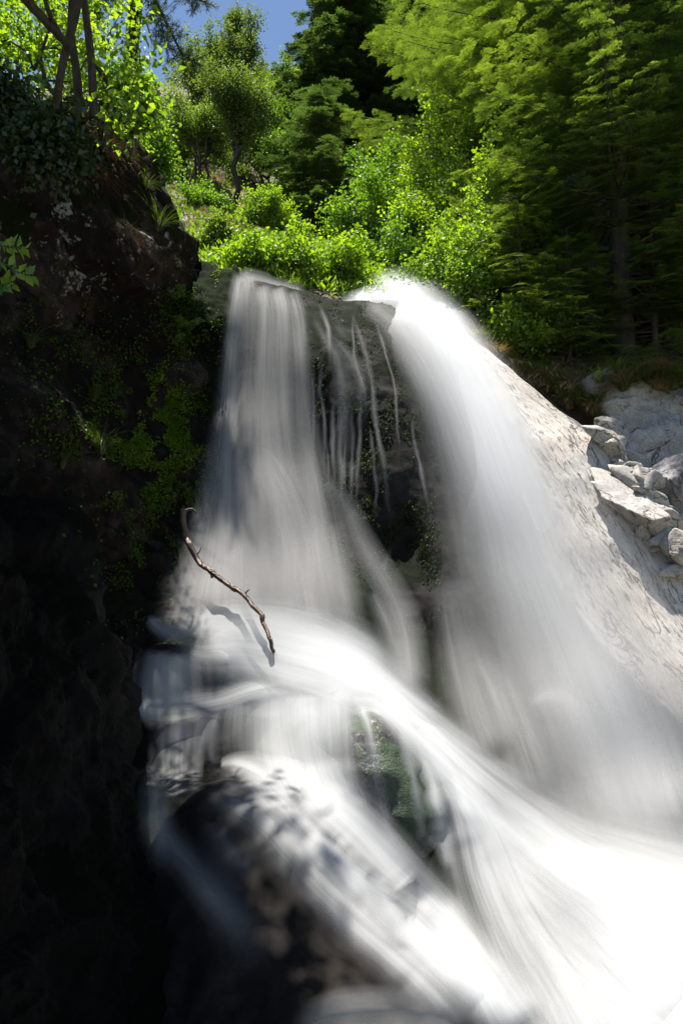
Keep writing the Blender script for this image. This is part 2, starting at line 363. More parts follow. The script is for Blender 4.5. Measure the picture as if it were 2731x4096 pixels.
# ---- pale sunlit slab on the right, lying on the cliff
sl_in = [(322, 440), (360, 478), (410, 500), (460, 525), (540, 565), (620, 598), (700, 628), (760, 655), (860, 690)]     # row -> inner column
n, m = 260, 150
rows_out = [(445, 322), (461, 326), (500, 358), (557, 404), (596, 440), (640, 502), (690, 580), (780, 715)]
s = np.linspace(0, 1, n); xo = np.interp(s, np.linspace(0, 1, 8), [445, 461, 500, 557, 596, 640, 690, 780]); yo = np.interp(s, np.linspace(0, 1, 8), [322, 326, 358, 404, 440, 502, 580, 715])
xo = smooth1(xo, 15); yo = smooth1(yo, 15)
xi = smooth1(np.interp(s, np.linspace(0, 1, 8), [432, 450, 476, 508, 548, 596, 650, 730]), 15); yi = smooth1(np.interp(s, np.linspace(0, 1, 8), [326, 345, 415, 495, 575, 645, 700, 765]), 15)
t = np.linspace(0, 1, m)[None]
px = xo[:, None] * (1 - t) + xi[:, None] * t; py = yo[:, None] * (1 - t) + yi[:, None] * t
d = Dslab(px, py) - 0.05 + 0.15 * t ** 4
o = relief('rock_slab', M_slab, px, py, d, edge=0.03, roundr=0.16, disp=(0.06, 0.8, 3), disp2=(0.012, 3, 5), seed=8, sides='tlbr', back=0.8)
tag(o, 'long pale sunlit rock slab with dark lichen streaks sloping down beside the right falls', 'rock slab')

# ---- left rock wall in shade
def rowband(name, mat, rows, right, left, ctrl, n, m, **kw):
    ys = np.linspace(rows[0], rows[1], n); xr = smooth1(interp(right, ys), 9); xl = interp(left, ys) if isinstance(left, list) else np.full(n, float(left))
    t = np.linspace(0, 1, m)[None]; px = xl[:, None] * (1 - t) + xr[:, None] * t; py = ys[:, None] * np.ones((1, m))
    return relief(name, mat, px, py, np.maximum(rbf(ctrl, 1e-4)(px, py), 2.2), **kw)

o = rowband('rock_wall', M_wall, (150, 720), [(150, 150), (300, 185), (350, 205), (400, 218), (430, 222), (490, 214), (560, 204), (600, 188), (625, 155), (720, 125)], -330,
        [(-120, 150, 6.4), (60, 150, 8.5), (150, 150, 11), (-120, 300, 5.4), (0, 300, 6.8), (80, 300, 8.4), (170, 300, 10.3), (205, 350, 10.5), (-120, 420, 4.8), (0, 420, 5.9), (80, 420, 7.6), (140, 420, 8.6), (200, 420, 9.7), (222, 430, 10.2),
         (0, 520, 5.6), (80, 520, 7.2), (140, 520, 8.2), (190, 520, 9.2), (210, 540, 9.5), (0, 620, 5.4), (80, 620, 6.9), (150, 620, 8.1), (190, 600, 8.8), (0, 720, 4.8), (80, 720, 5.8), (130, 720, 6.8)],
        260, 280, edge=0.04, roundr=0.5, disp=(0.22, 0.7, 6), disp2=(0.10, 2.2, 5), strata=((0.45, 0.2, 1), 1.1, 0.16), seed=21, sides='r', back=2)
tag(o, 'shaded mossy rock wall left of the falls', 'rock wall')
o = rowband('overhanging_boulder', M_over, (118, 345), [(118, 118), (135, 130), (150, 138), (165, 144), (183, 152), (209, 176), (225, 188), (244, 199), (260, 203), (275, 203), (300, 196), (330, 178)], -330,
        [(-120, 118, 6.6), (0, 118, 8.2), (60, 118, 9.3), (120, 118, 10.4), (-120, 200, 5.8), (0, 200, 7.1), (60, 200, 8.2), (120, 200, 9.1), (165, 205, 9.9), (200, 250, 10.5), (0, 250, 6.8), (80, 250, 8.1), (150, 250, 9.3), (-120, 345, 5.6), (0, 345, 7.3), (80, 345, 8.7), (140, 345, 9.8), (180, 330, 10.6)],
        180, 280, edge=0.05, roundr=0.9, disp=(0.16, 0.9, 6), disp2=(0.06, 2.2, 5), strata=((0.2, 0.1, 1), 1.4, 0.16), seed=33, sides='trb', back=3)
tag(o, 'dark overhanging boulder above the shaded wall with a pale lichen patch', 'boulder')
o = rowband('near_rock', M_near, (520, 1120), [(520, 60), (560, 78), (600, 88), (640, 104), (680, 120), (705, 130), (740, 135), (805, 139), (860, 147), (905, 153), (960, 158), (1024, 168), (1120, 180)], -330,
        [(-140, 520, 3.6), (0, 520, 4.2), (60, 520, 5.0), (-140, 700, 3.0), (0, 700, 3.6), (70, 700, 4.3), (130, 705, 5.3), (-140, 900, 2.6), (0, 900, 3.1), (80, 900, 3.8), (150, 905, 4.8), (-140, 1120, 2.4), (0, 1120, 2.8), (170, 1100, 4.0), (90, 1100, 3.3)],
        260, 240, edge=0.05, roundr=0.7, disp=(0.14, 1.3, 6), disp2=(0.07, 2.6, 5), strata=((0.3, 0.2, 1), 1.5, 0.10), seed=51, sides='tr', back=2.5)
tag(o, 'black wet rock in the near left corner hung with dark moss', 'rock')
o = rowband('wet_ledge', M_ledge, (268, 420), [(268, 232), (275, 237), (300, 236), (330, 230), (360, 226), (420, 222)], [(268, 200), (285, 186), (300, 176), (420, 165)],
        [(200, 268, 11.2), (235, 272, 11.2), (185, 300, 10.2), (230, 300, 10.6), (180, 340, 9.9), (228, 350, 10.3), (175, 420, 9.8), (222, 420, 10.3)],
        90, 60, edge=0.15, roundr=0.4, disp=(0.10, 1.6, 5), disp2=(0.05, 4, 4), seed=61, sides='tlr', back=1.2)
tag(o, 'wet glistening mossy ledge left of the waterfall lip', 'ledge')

# ---- boulders standing in the cascade
def blob(name, mat, px, py, d, rad, rot=(0, 0, 0), seed=1, amp=0.12, freq=1.3, res=72, rocks=True, box=0.0, sub=None, ridge=0.05, facets=0):
    c = U(px, py, d)
    u = np.linspace(0, 2 * math.pi, res * 2 + 1)[:-1]; v = np.linspace(0.02, math.pi - 0.02, res)
    uu, vv = np.meshgrid(u, v); D = np.stack([np.cos(uu) * np.sin(vv), np.sin(uu) * np.sin(vv), np.cos(vv)], -1)
    if box:
        L = (np.abs(D) ** box).sum(-1, keepdims=True) ** (1 / box); D = D / L
    if facets:
        rg = np.random.default_rng(seed); nk = rg.normal(size=(facets, 3)); nk /= np.linalg.norm(nk, axis=1, keepdims=True); dk = rg.uniform(0.72, 1.0, facets)
        q = np.clip(D @ nk.T, 0.02, None) / dk; D = D / (q ** 14).sum(-1, keepdims=True) ** (1 / 14)
    rad = np.array(rad)
    P = D * rad
    from mathutils import Euler
    Rm = np.array(Euler([R(a) for a in rot]).to_matrix())
    Pw = P @ Rm.T
    h = 1 + amp * 2 * fbm(Pw * freq + seed * 3.1, 5, seed) / rad.mean() * rad.mean() + ridge * fbm(Pw * freq * 2.5, 4, seed + 5, ridged=True)
    Pw = Pw * h[..., None]
    n, m = Pw.shape[:2]
    Pw = np.concatenate([Pw, Pw[:, :1]], 1); V = Pw.reshape(-1, 3); F = grid_faces(n, m + 1)
    # caps
    V = np.concatenate([V, Pw[:1, :-1].mean(1), Pw[-1:, :-1].mean(1)]); nt_, nb = len(V) - 2, len(V) - 1
    i = np.arange(m); cap = np.stack([i + 1, i, np.full(m, nt_), np.full(m, nt_)], -1); k = (n - 1) * (m + 1)
    F = np.concatenate([F])
    me = mesh_arrays(name, V, F); o = link(name, me, mat); o.location = c
    if rocks: ROCKS.append((V + c, F))
    return o
o = blob('boulder', M_mossb, 390, 812, 6.5, (0.50, 0.62, 1.0), (12, -22, 0), 4, 0.05, 1.2); tag(o, 'tall green mossy boulder in the middle of the lower cascade', 'boulder')
o = blob('boulder', M_mossb, 318, 790, 6.75, (0.62, 0.6, 0.86), (0, -10, 0), 9, 0.08, 1.3); tag(o, 'smooth boulder fully veiled by white water left of the tall mossy boulder', 'boulder')
o = blob('boulder', M_lower, 246, 752, 7.3, (0.40, 0.5, 0.48), (0, 0, 0), 14, 0.05, 1.2); tag(o, 'rounded grey boulder under a thin veil of water below the ledge', 'boulder')
o = blob('boulder', M_lower, 222, 668, 7.5, (0.36, 0.4, 0.36), (0, 0, 0), 19, 0.10, 1.6); tag(o, 'small rounded boulder at the left end of the foaming ledge', 'boulder')
o = blob('boulder', M_lower, 165, 690, 7.3, (0.40, 0.4, 0.48), (0, 0, 0), 29, 0.06, 1.6); tag(o, 'boulder behind the short curtain of water at the far left of the ledge', 'boulder')
# big dark rock at the bottom
ys = np.linspace(0, 1, 150)[:, None]; xs = np.linspace(0, 1, 220)[None]
xx = 120 + xs * 450
topl = [(120, 880), (160, 850), (185, 818), (212, 790), (240, 786), (278, 806), (305, 838), (335, 872), (370, 905), (405, 935), (435, 957), (470, 985), (517, 1026), (570, 1085)]
yt = smooth1(interp(topl, xx[0]), 25)[None]
yy = yt * (1 - ys) + 1140 * ys; px = xx * np.ones_like(yy)
d = rbf([(120, 800, 5.9), (209, 772, 5.9), (278, 806, 5.5), (370, 905, 4.7), (435, 957, 4.4), (517, 1026, 4.1), (570, 1090, 3.9), (200, 850, 5.2), (280, 880, 4.7), (340, 960, 4.1), (420, 1020, 3.8), (150, 950, 4.6), (250, 960, 4.2), (160, 1100, 3.7), (300, 1100, 3.5), (450, 1130, 3.6)], 1e-4)(px, yy)
o = relief('dark_rock', M_lower, px, yy, d, edge=0.05, roundr=0.22, disp=(0.10, 0.9, 4), disp2=(0.012, 2.5, 4), seed=73, sides='tr', back=1.5)
tag(o, 'broad dark brown rock under thin water at the bottom of the cascade', 'rock')

# ------------------------------------------------------------------ hillside (height field behind the falls)
GC = [(180, 262, 14.0), (237, 284, 12.6), (278, 292, 12.7), (305, 298, 12.8), (344, 303, 13.0), (396, 297, 13.4), (440, 318, 13.0), (470, 330, 12.8), (520, 362, 12.2), (565, 398, 11.7), (600, 428, 11.3), (640, 420, 11.8), (690, 400, 12.4), (760, 400, 12.4),
      (260, 272, 16), (330, 274, 18), (390, 272, 18), (450, 290, 16), (520, 320, 14.5), (600, 345, 13.6), (690, 350, 13.6), (800, 340, 13.6),
      (212, 262, 16), (225, 235, 20), (205, 215, 23), (186, 190, 27), (165, 160, 32), (150, 130, 37), (135, 96, 44), (110, 92, 44), (60, 88, 44),
      (260, 235, 27), (300, 225, 31), (350, 215, 34), (300, 170, 48), (270, 120, 62), (300, 90, 80), (400, 120, 60), (420, 200, 34), (480, 240, 24), (560, 260, 19), (640, 250, 18), (740, 200, 20),
      (480, 120, 50), (560, 100, 36), (660, 60, 32), (760, 20, 34), (560, 30, 60), (200, 84, 90), (120, 100, 100), (400, 60, 100), (500, 0, 110)]
GP = np.array([U(*c) for c in GC])
extra = [(-14, 14, 9), (-25, 14, 14), (-25, 30, 21), (-45, 60, 34), (25, 12, 14), (35, 30, 34), (50, 60, 60), (-60, 110, 55), (0, 140, 110), (60, 120, 110), (-8, 13, 5.6), (-6, 18, 9)]
Hf = rbf([tuple(p) for p in GP] + extra, 3e-4)
gx = np.linspace(-60, 60, 300)[None] * np.ones((300, 1)); q = np.linspace(0, 1, 300)[:, None] ** 1.8
gx = np.sign(gx) * (np.abs(gx) / 60) ** 1.5 * 60
gy = 12.4 + q * 120 + np.zeros_like(gx)
def ground_z(x, y):
    x = np.asarray(x, float); y = np.asarray(y, float)
    z = Hf(x, y); P = np.stack([x, y, np.zeros_like(x)], -1)
    return z + 0.25 * fbm(P * 0.35, 4, 90) * np.clip((y - 13) / 6, 0.2, 3) + 0.08 * fbm(P * 1.7, 4, 95)
gy = 11.2 + q * 120 + np.zeros_like(gx)
gz = ground_z(gx, gy)
# in front of the lip the sheet dives under the cliff
lipx = np.array([-60, -8, -3.0, -2.0, -0.5, 0.2, 1.0, 2.2, 3.6, 4.4, 60]); lipy = np.array([12.5, 12.5, 12.3, 12.2, 12.3, 12.7, 13.0, 12.6, 11.9, 11.3, 11.3])
dip = np.clip(np.interp(gx, lipx, lipy) - gy, 0, 3); gz = gz - dip * 3 - (dip > 0) * 0.2
gV = np.stack([gx, gy, gz], -1)
o = link('hillside', mesh_arrays('hillside', gV.reshape(-1, 3), grid_faces(300, 300)), M_ground); tag(o, kind='structure')
# far ground so that no edge of the world shows
fx, fy = np.meshgrid(np.linspace(-1, 1, 60), np.linspace(-1, 1, 60)); fx = fx ** 3 * 2500; fy = fy ** 3 * 2500
fz = -3.5 + np.zeros_like(fx)
o = link('ground', mesh_arrays('ground', np.stack([fx, fy, fz], -1).reshape(-1, 3), grid_faces(60, 60)), M_ground); tag(o, kind='structure')

def on_hill(px, py, d):
    p = U(px, py, d); z = ground_z(p[0], p[1]); return np.array([p[0], p[1], float(z) - 0.05])

def ray_hill(px, py, d0=11.5, d1=110):
    """where the sight line meets the hillside"""
    dd = np.linspace(d0, d1, 600); P = U(np.full(600, px), np.full(600, py), dd)
    k = np.nonzero(P[:, 2] < ground_z(P[:, 0], P[:, 1]))[0]
    k = k[0] if len(k) else 599
    return P[k], dd[k]

# ------------------------------------------------------------------ vegetation builders
def tubes(segs, sides=6):
    """segs (k, 8): p0 xyz, p1 xyz, r0, r1 -> V, F"""
    s = np.asarray(segs, float); a, b = s[:, :3], s[:, 3:6]; r0, r1 = s[:, 6], s[:, 7]
    dr = b - a; dr /= np.linalg.norm(dr, axis=1, keepdims=True) + 1e-9
    up = np.where(np.abs(dr[:, 2:3]) > 0.9, np.array([[1.0, 0, 0]]), np.array([[0, 0, 1.0]]))
    x = np.cross(dr, up); x /= np.linalg.norm(x, axis=1, keepdims=True); y = np.cross(dr, x)
    th = np.linspace(0, 2 * math.pi, sides + 1)[:-1]
    ring = (np.cos(th)[None, :, None] * x[:, None] + np.sin(th)[None, :, None] * y[:, None])
    A = a[:, None] + ring * r0[:, None, None]; B = (b + dr * r1[:, None] * 0.3)[:, None] + ring * r1[:, None, None]
    V = np.concatenate([A, B], 1).reshape(-1, 3); k = len(s)
    i = np.arange(sides); j = (i + 1) % sides
    f = np.stack([i, j, j + sides, i + sides], -1); F = (f[None] + (np.arange(k) * 2 * sides)[:, None, None]).reshape(-1, 4)
    return V, F

def polytube(pts, rad, n=24, sides=8):
    P = catmull(np.hstack([np.array(pts, float), np.array(rad, float)[:, None]]), n)
    return np.hstack([P[:-1, :3], P[1:, :3], P[:-1, 3:], P[1:, 3:]])

def kites(pos, L, Wd, rng, up=0.6, dirs=None, fold=0.25, tone=None):
    """leaf kites: two triangles folded on the midrib"""
    n = len(pos)
    if dirs is None: dirs = rng.normal(size=(n, 3)); dirs[:, 2] -= 0.25
    dirs = dirs / (np.linalg.norm(dirs, axis=1, keepdims=True) + 1e-9)
    nr = rng.normal(size=(n, 3)); nr = nr * (1 - up) + np.array([0, 0, up * 1.6]); nr -= dirs * (nr * dirs).sum(1, keepdims=True)
    nr /= np.linalg.norm(nr, axis=1, keepdims=True) + 1e-9; sd_ = np.cross(dirs, nr)
    L = (L * rng.uniform(0.65, 1.25, n))[:, None]; Wd = Wd / 1.0 * L if Wd < 3 else Wd
    a = pos; c = pos + dirs * L; m = pos + dirs * L * 0.42
    l = m - sd_ * Wd * 0.5 + nr * Wd * fold; r = m + sd_ * Wd * 0.5 + nr * Wd * fold
    V = np.stack([a, l, c, r], 1).reshape(-1, 3); b0 = (np.arange(n) * 4)[:, None]
    F = np.concatenate([b0 + [0, 2, 1], b0 + [0, 3, 2]])
    v = rng.uniform(0, 1, n) if tone is None else np.clip(tone + rng.uniform(-0.25, 0.25, n), 0, 1)
    return V, F, np.repeat(v, 4)

def leafmesh(name, parts, mat, parent):
    Vs, Fs, vs, off = [], [], [], 0
    for V, F, v in parts: Vs.append(V); Fs.append(F + off); vs.append(v); off += len(V)
    return link(name, mesh_arrays(name, np.concatenate(Vs), np.concatenate(Fs), {'var': np.concatenate(vs)}), mat, parent, smooth=False)

def grow(tips, nodes, rng, r_tip=0.006, wig=0.08, power=2.3):
    """connect crown tips to the skeleton, thickest at the base"""
    P = [np.array(p) for p in nodes]; par = list(range(-1, len(nodes) - 1))
    base = P[0]; order = np.argsort(np.linalg.norm(tips - base, axis=1)); tipid = []
    for t in tips[order]:
        A = np.array(P); dv = t - A; dist = np.linalg.norm(dv, axis=1)
        cost = dist + 0.35 * np.maximum(0, A[:, 2] - t[2] + 0.1) * 2 + 0.12 * np.linalg.norm(A - base, axis=1)
        cost[0:max(1, len(nodes) // 3)] += 1.5
        k = int(np.argmin(cost)); L = dist[k]; ns = max(1, int(L / 0.45)); last = k
        for s_ in range(1, ns + 1):
            f = s_ / ns; q = A[k] * (1 - f) + t * f
            q = q + rng.normal(size=3) * wig * min(L, 1.5) * (f < 1) + np.array([0, 0, 0.10 * L * math.sin(math.pi * f)])
            P.append(q); par.append(last); last = len(P) - 1
        tipid.append(last)
    n = len(P); w = np.zeros(n)
    for t in tipid: w[t] += r_tip ** power
    for i in range(n - 1, 0, -1):
        w[i] = max(w[i], r_tip ** power)
        w[par[i]] += w[i]
    r = w ** (1 / power); P = np.array(P); par = np.array(par)
    i = np.arange(1, n); return np.hstack([P[par[i]], P[i], np.minimum(r[par[i]], r[i] * 1.5)[:, None], r[i][:, None]])

def broadleaf(name, label, cat, loc, Ht, rad, seed, mat, bark=None, crown_lo=0.25, stems=1, ntips=260, leaves=26000, leaf=0.07, clump=0.32, lean=(0, 0), group=None, r_tip=0.008, squash=1.0, shoots=0):
    rng = np.random.default_rng(seed); root = thing(name, loc, label, cat, group)
    c = np.array([lean[0] * Ht, lean[1] * Ht, Ht * (crown_lo + 1) / 2]); hr = Ht * (1 - crown_lo) / 2
    # lobes
    nl = 16; lc = rng.normal(size=(nl, 3)); lc /= np.linalg.norm(lc, axis=1, keepdims=True); lc *= rng.uniform(0.3, 1.05, (nl, 1)); lr = rng.uniform(0.18, 0.42, nl)
    pts = []
    while len(pts) < ntips:
        k = rng.integers(nl); v = rng.normal(size=3); v /= np.linalg.norm(v); pts.append(lc[k] + v * lr[k] * rng.uniform(0.5, 1) ** 0.5)
    tips = np.array(pts) * np.array([rad, rad * squash, hr]) * 0.78 * (1 + 0.18 * rng.normal(size=(ntips, 1))) + c
    if shoots:
        sh = []
        for i in range(shoots):
            a = rng.uniform(0, 6.28); rr_ = rng.uniform(0, 1) ** 0.6; hh_ = Ht * rng.uniform(0.45, 1.12) * (1 - 0.45 * rr_); e = np.array([math.cos(a) * rad * rr_ * 1.25, math.sin(a) * rad * rr_ * 1.25, hh_ * rng.choice([0.6, 0.85, 1.0, 1.5])]); m_ = e * np.array([0.35, 0.35, 0.62]) 
            for f in np.linspace(0.3, 1, max(4, ntips // shoots)): sh.append(m_ * 2 * f * (1 - f) + e * f * f + rng.normal(size=3) * 0.05 * rad)
        tips = np.array(sh)
    tips = tips[tips[:, 2] > Ht * 0.08]
    segs = []
    near = rng.integers(0, stems, len(tips))
    for s_ in range(stems):
        b = np.array([rng.normal() * 0.12 * (stems > 1), rng.normal() * 0.12 * (stems > 1), -0.3]); top = c + rng.normal(size=3) * np.array([rad * 0.35, rad * 0.35, 0]) * (stems > 1) + np.array([0, 0, hr * 0.2])
        f = np.linspace(0, 1, 8)[:, None]; nodes = b * (1 - f) + top * f + rng.normal(size=(8, 3)) * 0.03 * Ht * f * (1 - f) * 3 * np.array([1, 1, 0])
        tt = tips[near == s_]
        if len(tt): segs.append(grow(tt, nodes, rng, r_tip))
    V, F = tubes(np.concatenate(segs), 5)
    link('trunk', mesh_arrays('trunk', V, F), bark or M_bark, root)
    k = rng.integers(0, len(tips), leaves); ax = rng.normal(size=(len(tips), 3)) * 0.6 + np.array([0, 0, 0.5]); ax /= np.linalg.norm(ax, axis=1, keepdims=True)
    off = rng.normal(size=(leaves, 3)) * clump * 0.38 + ax[k] * (rng.normal(size=leaves) * clump * 0.75)[:, None]
    tone = np.clip(0.5 + rng.normal(size=len(tips)) * 0.22, 0, 1)
    leafmesh('crown', [kites(tips[k] + off, leaf, 0.75, rng, up=0.28, tone=tone[k])], mat, root)
    return root

def needle_spray(rng, L=0.5, dense=1.0, kl=0.045, kw=0.0045, shoots=9):
    """flat fir spray along +X: rachis with side shoots, each with combed needles. returns pos/dir arrays for kites"""
    pos, dr = [], []
    def comb(p, d_, l):
        nn = max(4, int(l / 0.011 * dense)); d_ = d_ / np.linalg.norm(d_); sd_ = np.cross([0, 0, 1.0], d_); sd_ /= np.linalg.norm(sd_) + 1e-9
        for i in range(nn):
            q = p + d_ * l * (i + 0.5) / nn
            for s_ in (-1, 1): pos.append(q); dr.append(sd_ * s_ * rng.uniform(0.6, 1) + d_ * 0.65 + np.array([0, 0, rng.uniform(-0.1, 0.45)]))
    comb(np.zeros(3), np.array([1.0, 0, 0]), L)
    for i in range(shoots):
        f = (i + 0.5) / shoots; s_ = -1 if i % 2 else 1
        l = L * 0.55 * (1 - f * 0.75) * rng.uniform(0.8, 1.15)
        comb(np.array([L * f, 0, 0]), np.array([0.75, s_ * 0.9, rng.uniform(-0.25, 0.02)]), l)
    return np.array(pos), np.array(dr)

def conifer(name, label, cat, loc, Ht, rad, seed, mat, bark=None, lo=0.05, whorl=0.34, perw=6, spray=0.5, needle=(0.05, 0.16), dense=0.5, droop=0.22, power=0.85, group=None, trunk_r=None, azim=None, gap=None, dead=0, sp_step=0.27, top=1.0, cutoff=None):
    rng = np.random.default_rng(seed); root = thing(name, loc, label, cat, group)
    tr = trunk_r or Ht * 0.014
    f = np.linspace(0, 1, 26)[:, None]; sway = rng.normal(size=2) * 0.01 * Ht
    tp = np.hstack([np.sin(f * 3) * sway[0], np.sin(f * 2.3) * sway[1], f * Ht - 0.4 * (1 - f)]); rr = tr * (1 - f[:, 0]) ** 0.8 + 0.008; rr[0] *= 1.5; rr[1] *= 1.15
    V, F = tubes(np.hstack([tp[:-1], tp[1:], rr[:-1, None], rr[1:, None]]), 9)
    link('trunk', mesh_arrays('trunk', V, F), bark or M_bark, root)
    sprays = [needle_spray(rng, spray, dense) for _ in range(4)]
    segs, LP, LD, LT = [], [], [], []
    z = Ht * lo
    while z < Ht * 0.985:
        g = (z / Ht - lo) / (1 - lo); env = rad * (1 - g) ** power * (0.55 + 0.45 * min(1, g * 6 + 0.3))
        for b in range(perw):
            a = rng.uniform(0, 2 * math.pi) if azim is None else rng.normal(azim[0], azim[1])
            L = max(0.25, env * rng.uniform(0.7, 1.12))
            if gap and gap[0] < z < gap[1] and math.cos(a) < 0.2: L *= 0.3
            zz = z + rng.uniform(-0.5, 0.5) * whorl
            t = np.linspace(0, 1, max(4, int(L / 0.3) + 2)); out = np.array([math.cos(a), math.sin(a), 0]); sid = np.array([-out[1], out[0], 0])
            rise = 0.35 * g - droop * (1 - g * 0.6)
            c = np.array([np.interp(zz, tp[:, 2], tp[:, 0]), np.interp(zz, tp[:, 2], tp[:, 1]), zz])
            bend = rng.normal() * 0.12
            P = c + out * (t * L)[:, None] + sid * (bend * L * t * t)[:, None] + np.array([0, 0, 1.0]) * (rise * L * t + 0.16 * L * t ** 3)[:, None]
            br = 0.010 + 0.008 * L; r_ = br * (1 - t * 0.85)
            segs.append(np.hstack([P[:-1], P[1:], r_[:-1, None], r_[1:, None]]))
            if L < 0.3: continue
            tone = np.clip(rng.normal(0.45, 0.2), 0, 1)
            ns = max(2, int(L / sp_step)); start = 0.12 if L > 1 else 0.05
            for i in range(ns):
                ft = start + (1 - start) * (i + rng.uniform(0.2, 0.8)) / ns; q = np.array([np.interp(ft, t, P[:, k]) for k in range(3)])
                wl = L * 0.42 * (1 - ft) + spray * 0.4
                for s_ in ((-1, 1) if i < ns - 1 else (-1, 0, 1)):
                    ang = s_ * rng.uniform(0.6, 1.0); dd = out * math.cos(ang) + sid * math.sin(ang) + np.array([0, 0, rng.uniform(-0.62, 0.05)])
                    dd /= np.linalg.norm(dd); nsp = max(1, int(round(wl / (spray * 0.8)))) if s_ else 1
                    for j in range(nsp):
                        sp, sdr = sprays[rng.integers(4)]
                        sy = np.cross([0, 0, 1.0], dd); sy /= np.linalg.norm(sy) + 1e-9; sz = np.cross(dd, sy)
                        if rng.random() < 0.5: sy = -sy
                        M_ = np.stack([dd, sy, sz]); sc = rng.uniform(0.7, 1.15)
                        o_ = q + dd * spray * 0.72 * j
                        LP.append(o_ + (sp * sc) @ M_); LD.append(sdr @ M_); LT.append(np.full(len(sp), tone + 0.3 * (ft - 0.5)) + 0.45 * (np.linalg.norm(sp, axis=1) / spray - 0.55))
        z += whorl * rng.uniform(0.8, 1.2)
    for i in range(dead):
        zz = rng.uniform(0.3, Ht * 0.5); a = rng.uniform(0, 2 * math.pi) if azim is None else rng.normal(azim[0], azim[1] * 1.3); p = np.array([0, 0, zz]); L = rng.uniform(0.5, 1.8)
        for j in range(5):
            q = p + np.array([math.cos(a), math.sin(a), rng.uniform(-0.35, 0.1)]) * L / 5; segs.append(np.hstack([p, q, 0.011 - j * 0.002, 0.009 - j * 0.002])[None]); 
            for w_ in range(2):
                e = q + rng.normal(size=3) * 0.13; segs.append(np.hstack([q, e, 0.004, 0.002])[None])
            p = q; a += rng.normal() * 0.2
    V, F = tubes(np.concatenate(segs), 4); link('branches', mesh_arrays('branches', V, F), bark or M_bark, root)
    LP = np.concatenate(LP); LD = np.concatenate(LD); LT = np.concatenate(LT)
    leafmesh('crown', [kites(LP, needle[0], needle[1], rng, up=0.75, dirs=LD, fold=0.0, tone=LT)], mat, root)
    return root

def tuft(name, label, seed, mat, blades=160, L=0.55, spread=0.10, w=0.010, flop=1.0, cat='grass tuft'):
    rng = np.random.default_rng(seed); root = None
    n = blades; a = rng.uniform(0, 2 * math.pi, n); r = rng.uniform(0, spread, n); base = np.stack([np.cos(a) * r, np.sin(a) * r, np.zeros(n)], -1)
    out = np.stack([np.cos(a), np.sin(a), np.zeros(n)], -1) + rng.normal(size=(n, 3)) * 0.35; out[:, 2] = 0
    Ls = L * rng.uniform(0.5, 1.1, n); k = 6; t = np.linspace(0, 1, k)
    fl = flop * rng.uniform(0.35, 1.2, n)
    P = base[:, None] + out[:, None] * (Ls[:, None] * (0.25 * t + 0.55 * t ** 2 * fl[:, None]))[..., None] + np.array([0, 0, 1.0]) * (Ls[:, None] * (0.95 * t - 0.95 * fl[:, None] * t ** 2.2))[..., None]
    sd_ = np.cross(out, [0, 0, 1.0]); sd_ /= np.linalg.norm(sd_, axis=1, keepdims=True) + 1e-9
    wd_ = (w * (1 - t ** 2 * 0.9))[None, :, None] * sd_[:, None]
    V = np.stack([P - wd_ / 2, P + wd_ / 2], 2).reshape(-1, 3); i = np.arange(k - 1)
    f = np.stack([2 * i, 2 * i + 1, 2 * i + 3, 2 * i + 2], -1); F = (f[None] + (np.arange(n) * 2 * k)[:, None, None]).reshape(-1, 4)
    o = link(name, mesh_arrays(name, V, F, {'var': np.repeat(rng.uniform(0, 1, n), 2 * k)}), mat, smooth=False)
    return tag(o, label, cat)

exec_parts = []
# ------------------------------------------------------------------ conifers in the background
def hill_at(px, py, d): return on_hill(px, py, d)
def topH(base, py_top):
    """tree height so that its tip reaches image row py_top"""
    rel = base - C0; fwd = rel @ FW; slope = (H / 2 - py_top) / FPX
    # (b + h*UPz - slope*(fwd + h*FWz)) = 0
    return (slope * fwd - rel @ UP) / (UP[2] - slope * FW[2])

b = hill_at(322, 250, 27); h = topH(b, 92)
conifer('fir_tree', 'slender grey-green fir standing in front of the dark conifer wood, its whole trunk visible', 'fir tree', b, h, 3.3, 101, L_fir, whorl=0.42, perw=7, spray=0.55, needle=(0.12, 0.22), dense=0.22, lo=0.1, sp_step=0.42)
far = conifer('fir_tree', 'tallest dark fir, reaching the top edge right of the blue sky', 'fir tree', hill_at(345, 200, 40), topH(hill_at(345, 200, 40), -60), 5.2, 102, L_fir, whorl=0.6, perw=8, spray=0.8, needle=(0.22, 0.25), dense=0.13, lo=0.03, sp_step=0.62, power=0.7)
for i, (px_, d_, sc, lb) in enumerate([(335, 46, 0.85, 'dark fir at the left flank of the tallest fir'), (385, 44, 0.80, 'dark fir with a pointed tip in the small sky gap right of the tallest fir'), (420, 52, 1.15, 'dark fir filling the gap behind the big sunlit firs'),
                                       (365, 58, 1.25, 'dark fir far up the slope between the tallest fir and the sky gap'), (455, 40, 0.95, 'dark fir just left of the sunlit firs, half hidden behind them'), (285, 52, 0.36, 'short dark fir between the round trees and the slender fir')]):
    p = hill_at(px_, 200, d_); dup(far, p, i * 1.3, sc, lb, 'fir tree', 'dark firs on the slope behind the falls')
far['group'] = 'dark firs on the slope behind the falls'

